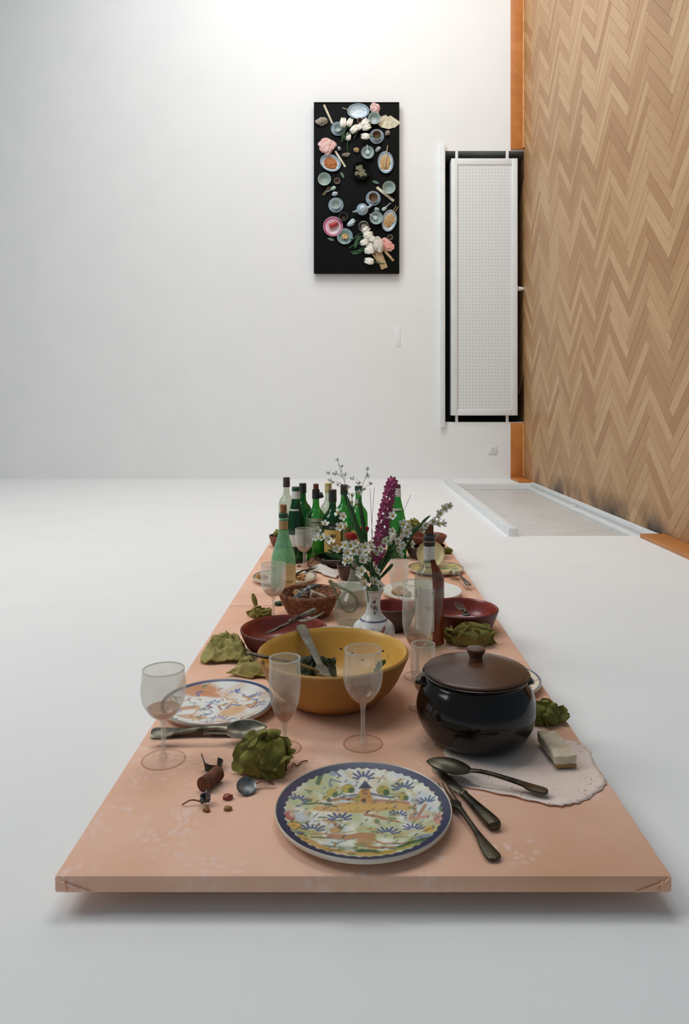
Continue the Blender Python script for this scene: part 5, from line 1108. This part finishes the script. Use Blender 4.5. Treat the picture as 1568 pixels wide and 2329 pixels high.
# sticks, fans, spoons
def stick(name, label, cat, cx, cy, L, wd, ang, mat, w=0.0, th=.008, taper=1.0):
    t = onp(name, label, cat, cx, cy, ang, w); l = L*ps/2
    V, Fc = box(-l, l, -wd*ps/2, wd*ps/2, 0, th, .0015); V = [(x, y*(taper if x > 0 else 1), z) for x, y, z in V]; obj('shaft', (V, Fc), mat, t); return t
t = stick('closed_fan', 'closed white fan slanting in the upper left of the black panel', 'fan', 254, 270, 255, 26, -1.15, IVORY)
for e in (-.3, .3): obj('rib', box(-.1, .1, e*.02-.001, e*.02+.001, .008, .0095), WOODP, t, smooth=False)
stick('chopstick_case', 'white stick beside the oval plate with orange sauce', 'stick', 402, 820, 235, 26, -1.0, IVORY, taper=.9)
stick('chopstick_case', 'white stick under the right-hand rice bowl', 'stick', 958, 1255, 270, 34, -.68, IVORY)
stick('chopstick', 'single chopstick poking out left of the top oval plate', 'chopstick', 470, 205, 90, 9, -.35, WOODP, th=.006)
for e in (0, 1): stick('chopstick', 'bare chopstick of the pair below the tiny cup', 'chopstick', 222+e*22, 1212-e*0, 130, 7, .95, WOODP, th=.006)['group'] = 'pair of chopsticks below the tiny cup'
stick('bamboo_stick', 'long bamboo stick standing on the noodle plate', 'stick', 965, 800, 270, 20, 1.42, WOODP, w=.034, th=.006, taper=.35)
for e in (0, 1): stick('skewer', 'thin skewer lying across the tilted noodle plate', 'skewer', 1020+e*26, 1520+e*10, 260, 6, 1.0, WOODP, w=.034, th=.004)['group'] = 'skewers on the tilted noodle plate'
t = onp('paper_fan', 'open pleated paper fan at the top right of the panel', 'fan', 985, 372, 0)
for i in range(9):
    a0 = math.radians(-160+i*14+0); a1 = math.radians(-160+(i+1)*14)
    c0 = Vector((10*ps, 105*ps)); r0, r1 = 30*ps, 185*ps
    q = [(c0.x+r*math.cos(a), c0.y+r*math.sin(a)) for r, a in ((r0, a0), (r1, a0), (r1, a1), (r0, a1))]; zz = (.002, .002, .013, .007) if i % 2 else (.007, .013, .002, .002)
    obj('pleat', ([(x, y, z+.001) for (x, y), z in zip(q, zz)], [(0, 1, 2, 3)]), IVORY, t, smooth=False, solid=.001)
for lab, cx, cy, a in (('blue china spoon beside the two chopsticks', 295, 1195, 3.7), ('blue china spoon right of the saucer above the teapot', 965, 1420, .7)):
    t = onp('china_spoon', lab, 'spoon', cx, cy, a); obj('bowl', crumple(.026, .018, .014, 3, .8, .1, 24, 14), CEL, t, loc=(-.02, 0, 0)); obj('handle', tube(cr([(0, 0, .008), (.03, .002, .012), (.062, .0, .022)], 4), [.008]*3+[.006]*6, 8), BLR, t)
# napkins, stones, figurines
for lab, cx, cy, rx, ry, ro, m, sd in (('pink crumpled napkin at the top edge of the black panel', 832, 208, 52, 62, .5, PINKC, 1.1), ('pink napkin above the oval plate with orange sauce', 238, 680, 88, 84, .5, PINKC, 2.7), ('shiny pink crumpled paper by the lower tulips', 960, 1880, 88, 66, -.5, M('coral_paper', (214, 140, 128), (232, 180, 168), scale=30, rough=.5), 4.2), ('off-white crumpled tissue next to the shiny pink paper', 868, 1890, 56, 85, .3, PAPER, 5.2)):
    t = onp('crumpled_cloth', lab, 'napkin', cx, cy, ro, w=.034 if 'tissue' in lab else (.026 if 'above the oval' in lab else 0.0)); obj('cloth', crumple(rx*ps, ry*ps, .03, sd, 2.0, .6, 48, 30), m, t)
for lab, cx, cy, rx, ry, m in (('grey oyster shell under the closed fan'+ON, 172, 368, 45, 66, STONE), ('small brown nutshell below the open fan', 985, 505, 30, 28, STONE), ('small white shell left of the dark nut', 390, 697, 18, 22, BWH), ('grey curled shell right of the pink napkin', 475, 775, 20, 46, STONE), ('tan shelled nut above the black bowl', 600, 715, 30, 26, NOOD), ('bluish shell right of the soup bowl', 868, 705, 20, 36, BWH), ('white folded figurine right of the blue-green cup', 540, 1612, 32, 58, BWH), ('tiny white shell below the blue china spoon', 336, 1255, 30, 26, BWH), ('grey-green shell between teapot and soup bowl', 850, 1450, 26, 30, CEL)):
    t = onp('sea_shell', lab, 'shell', cx, cy, cx*.01); obj('shell', crumple(rx*ps, ry*ps, .028, cx*.013, 1.8, .45, 30, 18), m, t)
for lab, cx, cy, a in (('dull green leaf below the oval plate with orange sauce', 428, 1020, -1.1), ('dull green leaf left of the right-hand rice bowl', 840, 1110, -.4), ('dull green leaf below the pink plate', 288, 1812, -.35)):
    t = onp('fallen_leaf', lab, 'leaf', cx, cy, a); obj('blade', grid(12, 5, lambda u, v: ((u-.5)*.075, (v-.5)*.028*math.sin(PI*u)**.8, .003+.006*abs(v-.5)+.006*u)), M('dull_leaf', (84, 112, 96), (60, 84, 70), scale=30, rough=.6), t, solid=.001)
def tulip(label, cx, cy, ang, L=34, w=0.0, grp=None):
    t = onp('tulip', label, 'tulip', cx, cy, ang, w=w, group=grp); h = 2.3*L*ps; r = .27*h
    obj('bud', xf(lathe(cr([(0, 0), (r*.7, h*.12), (r, h*.36), (r*.72, h*.72), (r*.12, h)], 5), 20), (-h/2, 0, r*1.05), (0, PI/2, 0)), TULIP, t)
    for s_ in (-1, 0, 1): obj('petal', xf(grid(7, 7, lambda u, v: ((v)*h*1.04, (u-.5)*r*1.5*math.sin(PI*(.16+.8*v)), r*.95*math.sin(PI*(.1+.75*v))*(1-.6*(2*u-1)**2)+r*.12)), (-h/2, s_*r*.45, r*.95), (s_*-.6, 0, 0)), TULIP, t, solid=.001)
    obj('stem', tube(cr([(-h/2, 0, r), (-h*1.1, .006, r*.8), (-h*1.9, -.004, .006)], 5), .0045, 7), LEAFM, t)
    return t
g1, g2 = 'white tulips in the upper part of the panel', 'white tulips in the lower part of the panel'
for cx, cy, a, L in ((440, 405, 1.5, 50), (520, 400, 1.1, 44), (575, 475, .7, 50), (505, 555, 1.5, 40), (640, 445, .5, 44), (705, 400, .9, 52), (725, 450, .3, 48), (712, 570, 3.2, 46)): tulip('white tulip of the bunch in the upper half of the black panel', cx, cy, a, L, w=.018*(int(cx/7) % 3), grp=g1)
for cx, cy, a, L in ((718, 1705, .6, 46), (745, 1772, .2, 52), (795, 1818, .0, 42), (700, 1858, .3, 46), (768, 1895, .4, 44), (762, 1955, .05, 54), (760, 2085, 3.0, 50)): tulip('white tulip of the bunch in the lower half of the black panel', cx, cy, a, L, w=.018*(int(cy/7) % 3), grp=g2)
for j, (lab, path) in enumerate((('dark tulip leaf under the upper white tulips', ((425, 440), (440, 520), (480, 600))), ('dark tulip leaf left of the lower white tulips', ((660, 1770), (610, 1830), (585, 1920))), ('long dark tulip leaf under the lower white tulips', ((700, 1900), (640, 1960), (545, 1990))))):
    t = onp('tulip_leaf', lab, 'leaf', *path[1]); q = [((x-path[1][0])*ps, -(y-path[1][1])*ps, .006) for x, y in path]
    obj('blade', tube(cr(q, 6), [.004+.014*math.sin(PI*i/12) for i in range(13)], 8, .2), LEAFM, t)
for lab, cx, cy, L, wd, a in (('broad split piece of pale wood at the bottom of the panel', 905, 2060, 240, 85, -1.2), ('thin pale wood splinter beside the broad one', 830, 2030, 190, 24, -1.0), ('short pale wood splinter below the shiny pink paper', 1000, 2010, 180, 30, -.85)):
    t = stick('wood_splinter', lab, 'wood', cx, cy, L, wd, a, WOODP, th=.012, taper=.95)
    for e in (-.25, .2): obj('split_line', box(-L*ps*.42, L*ps*.5, e*wd*ps-.0015, e*wd*ps+.0015, .010, .0135), CRUST, t, smooth=False)
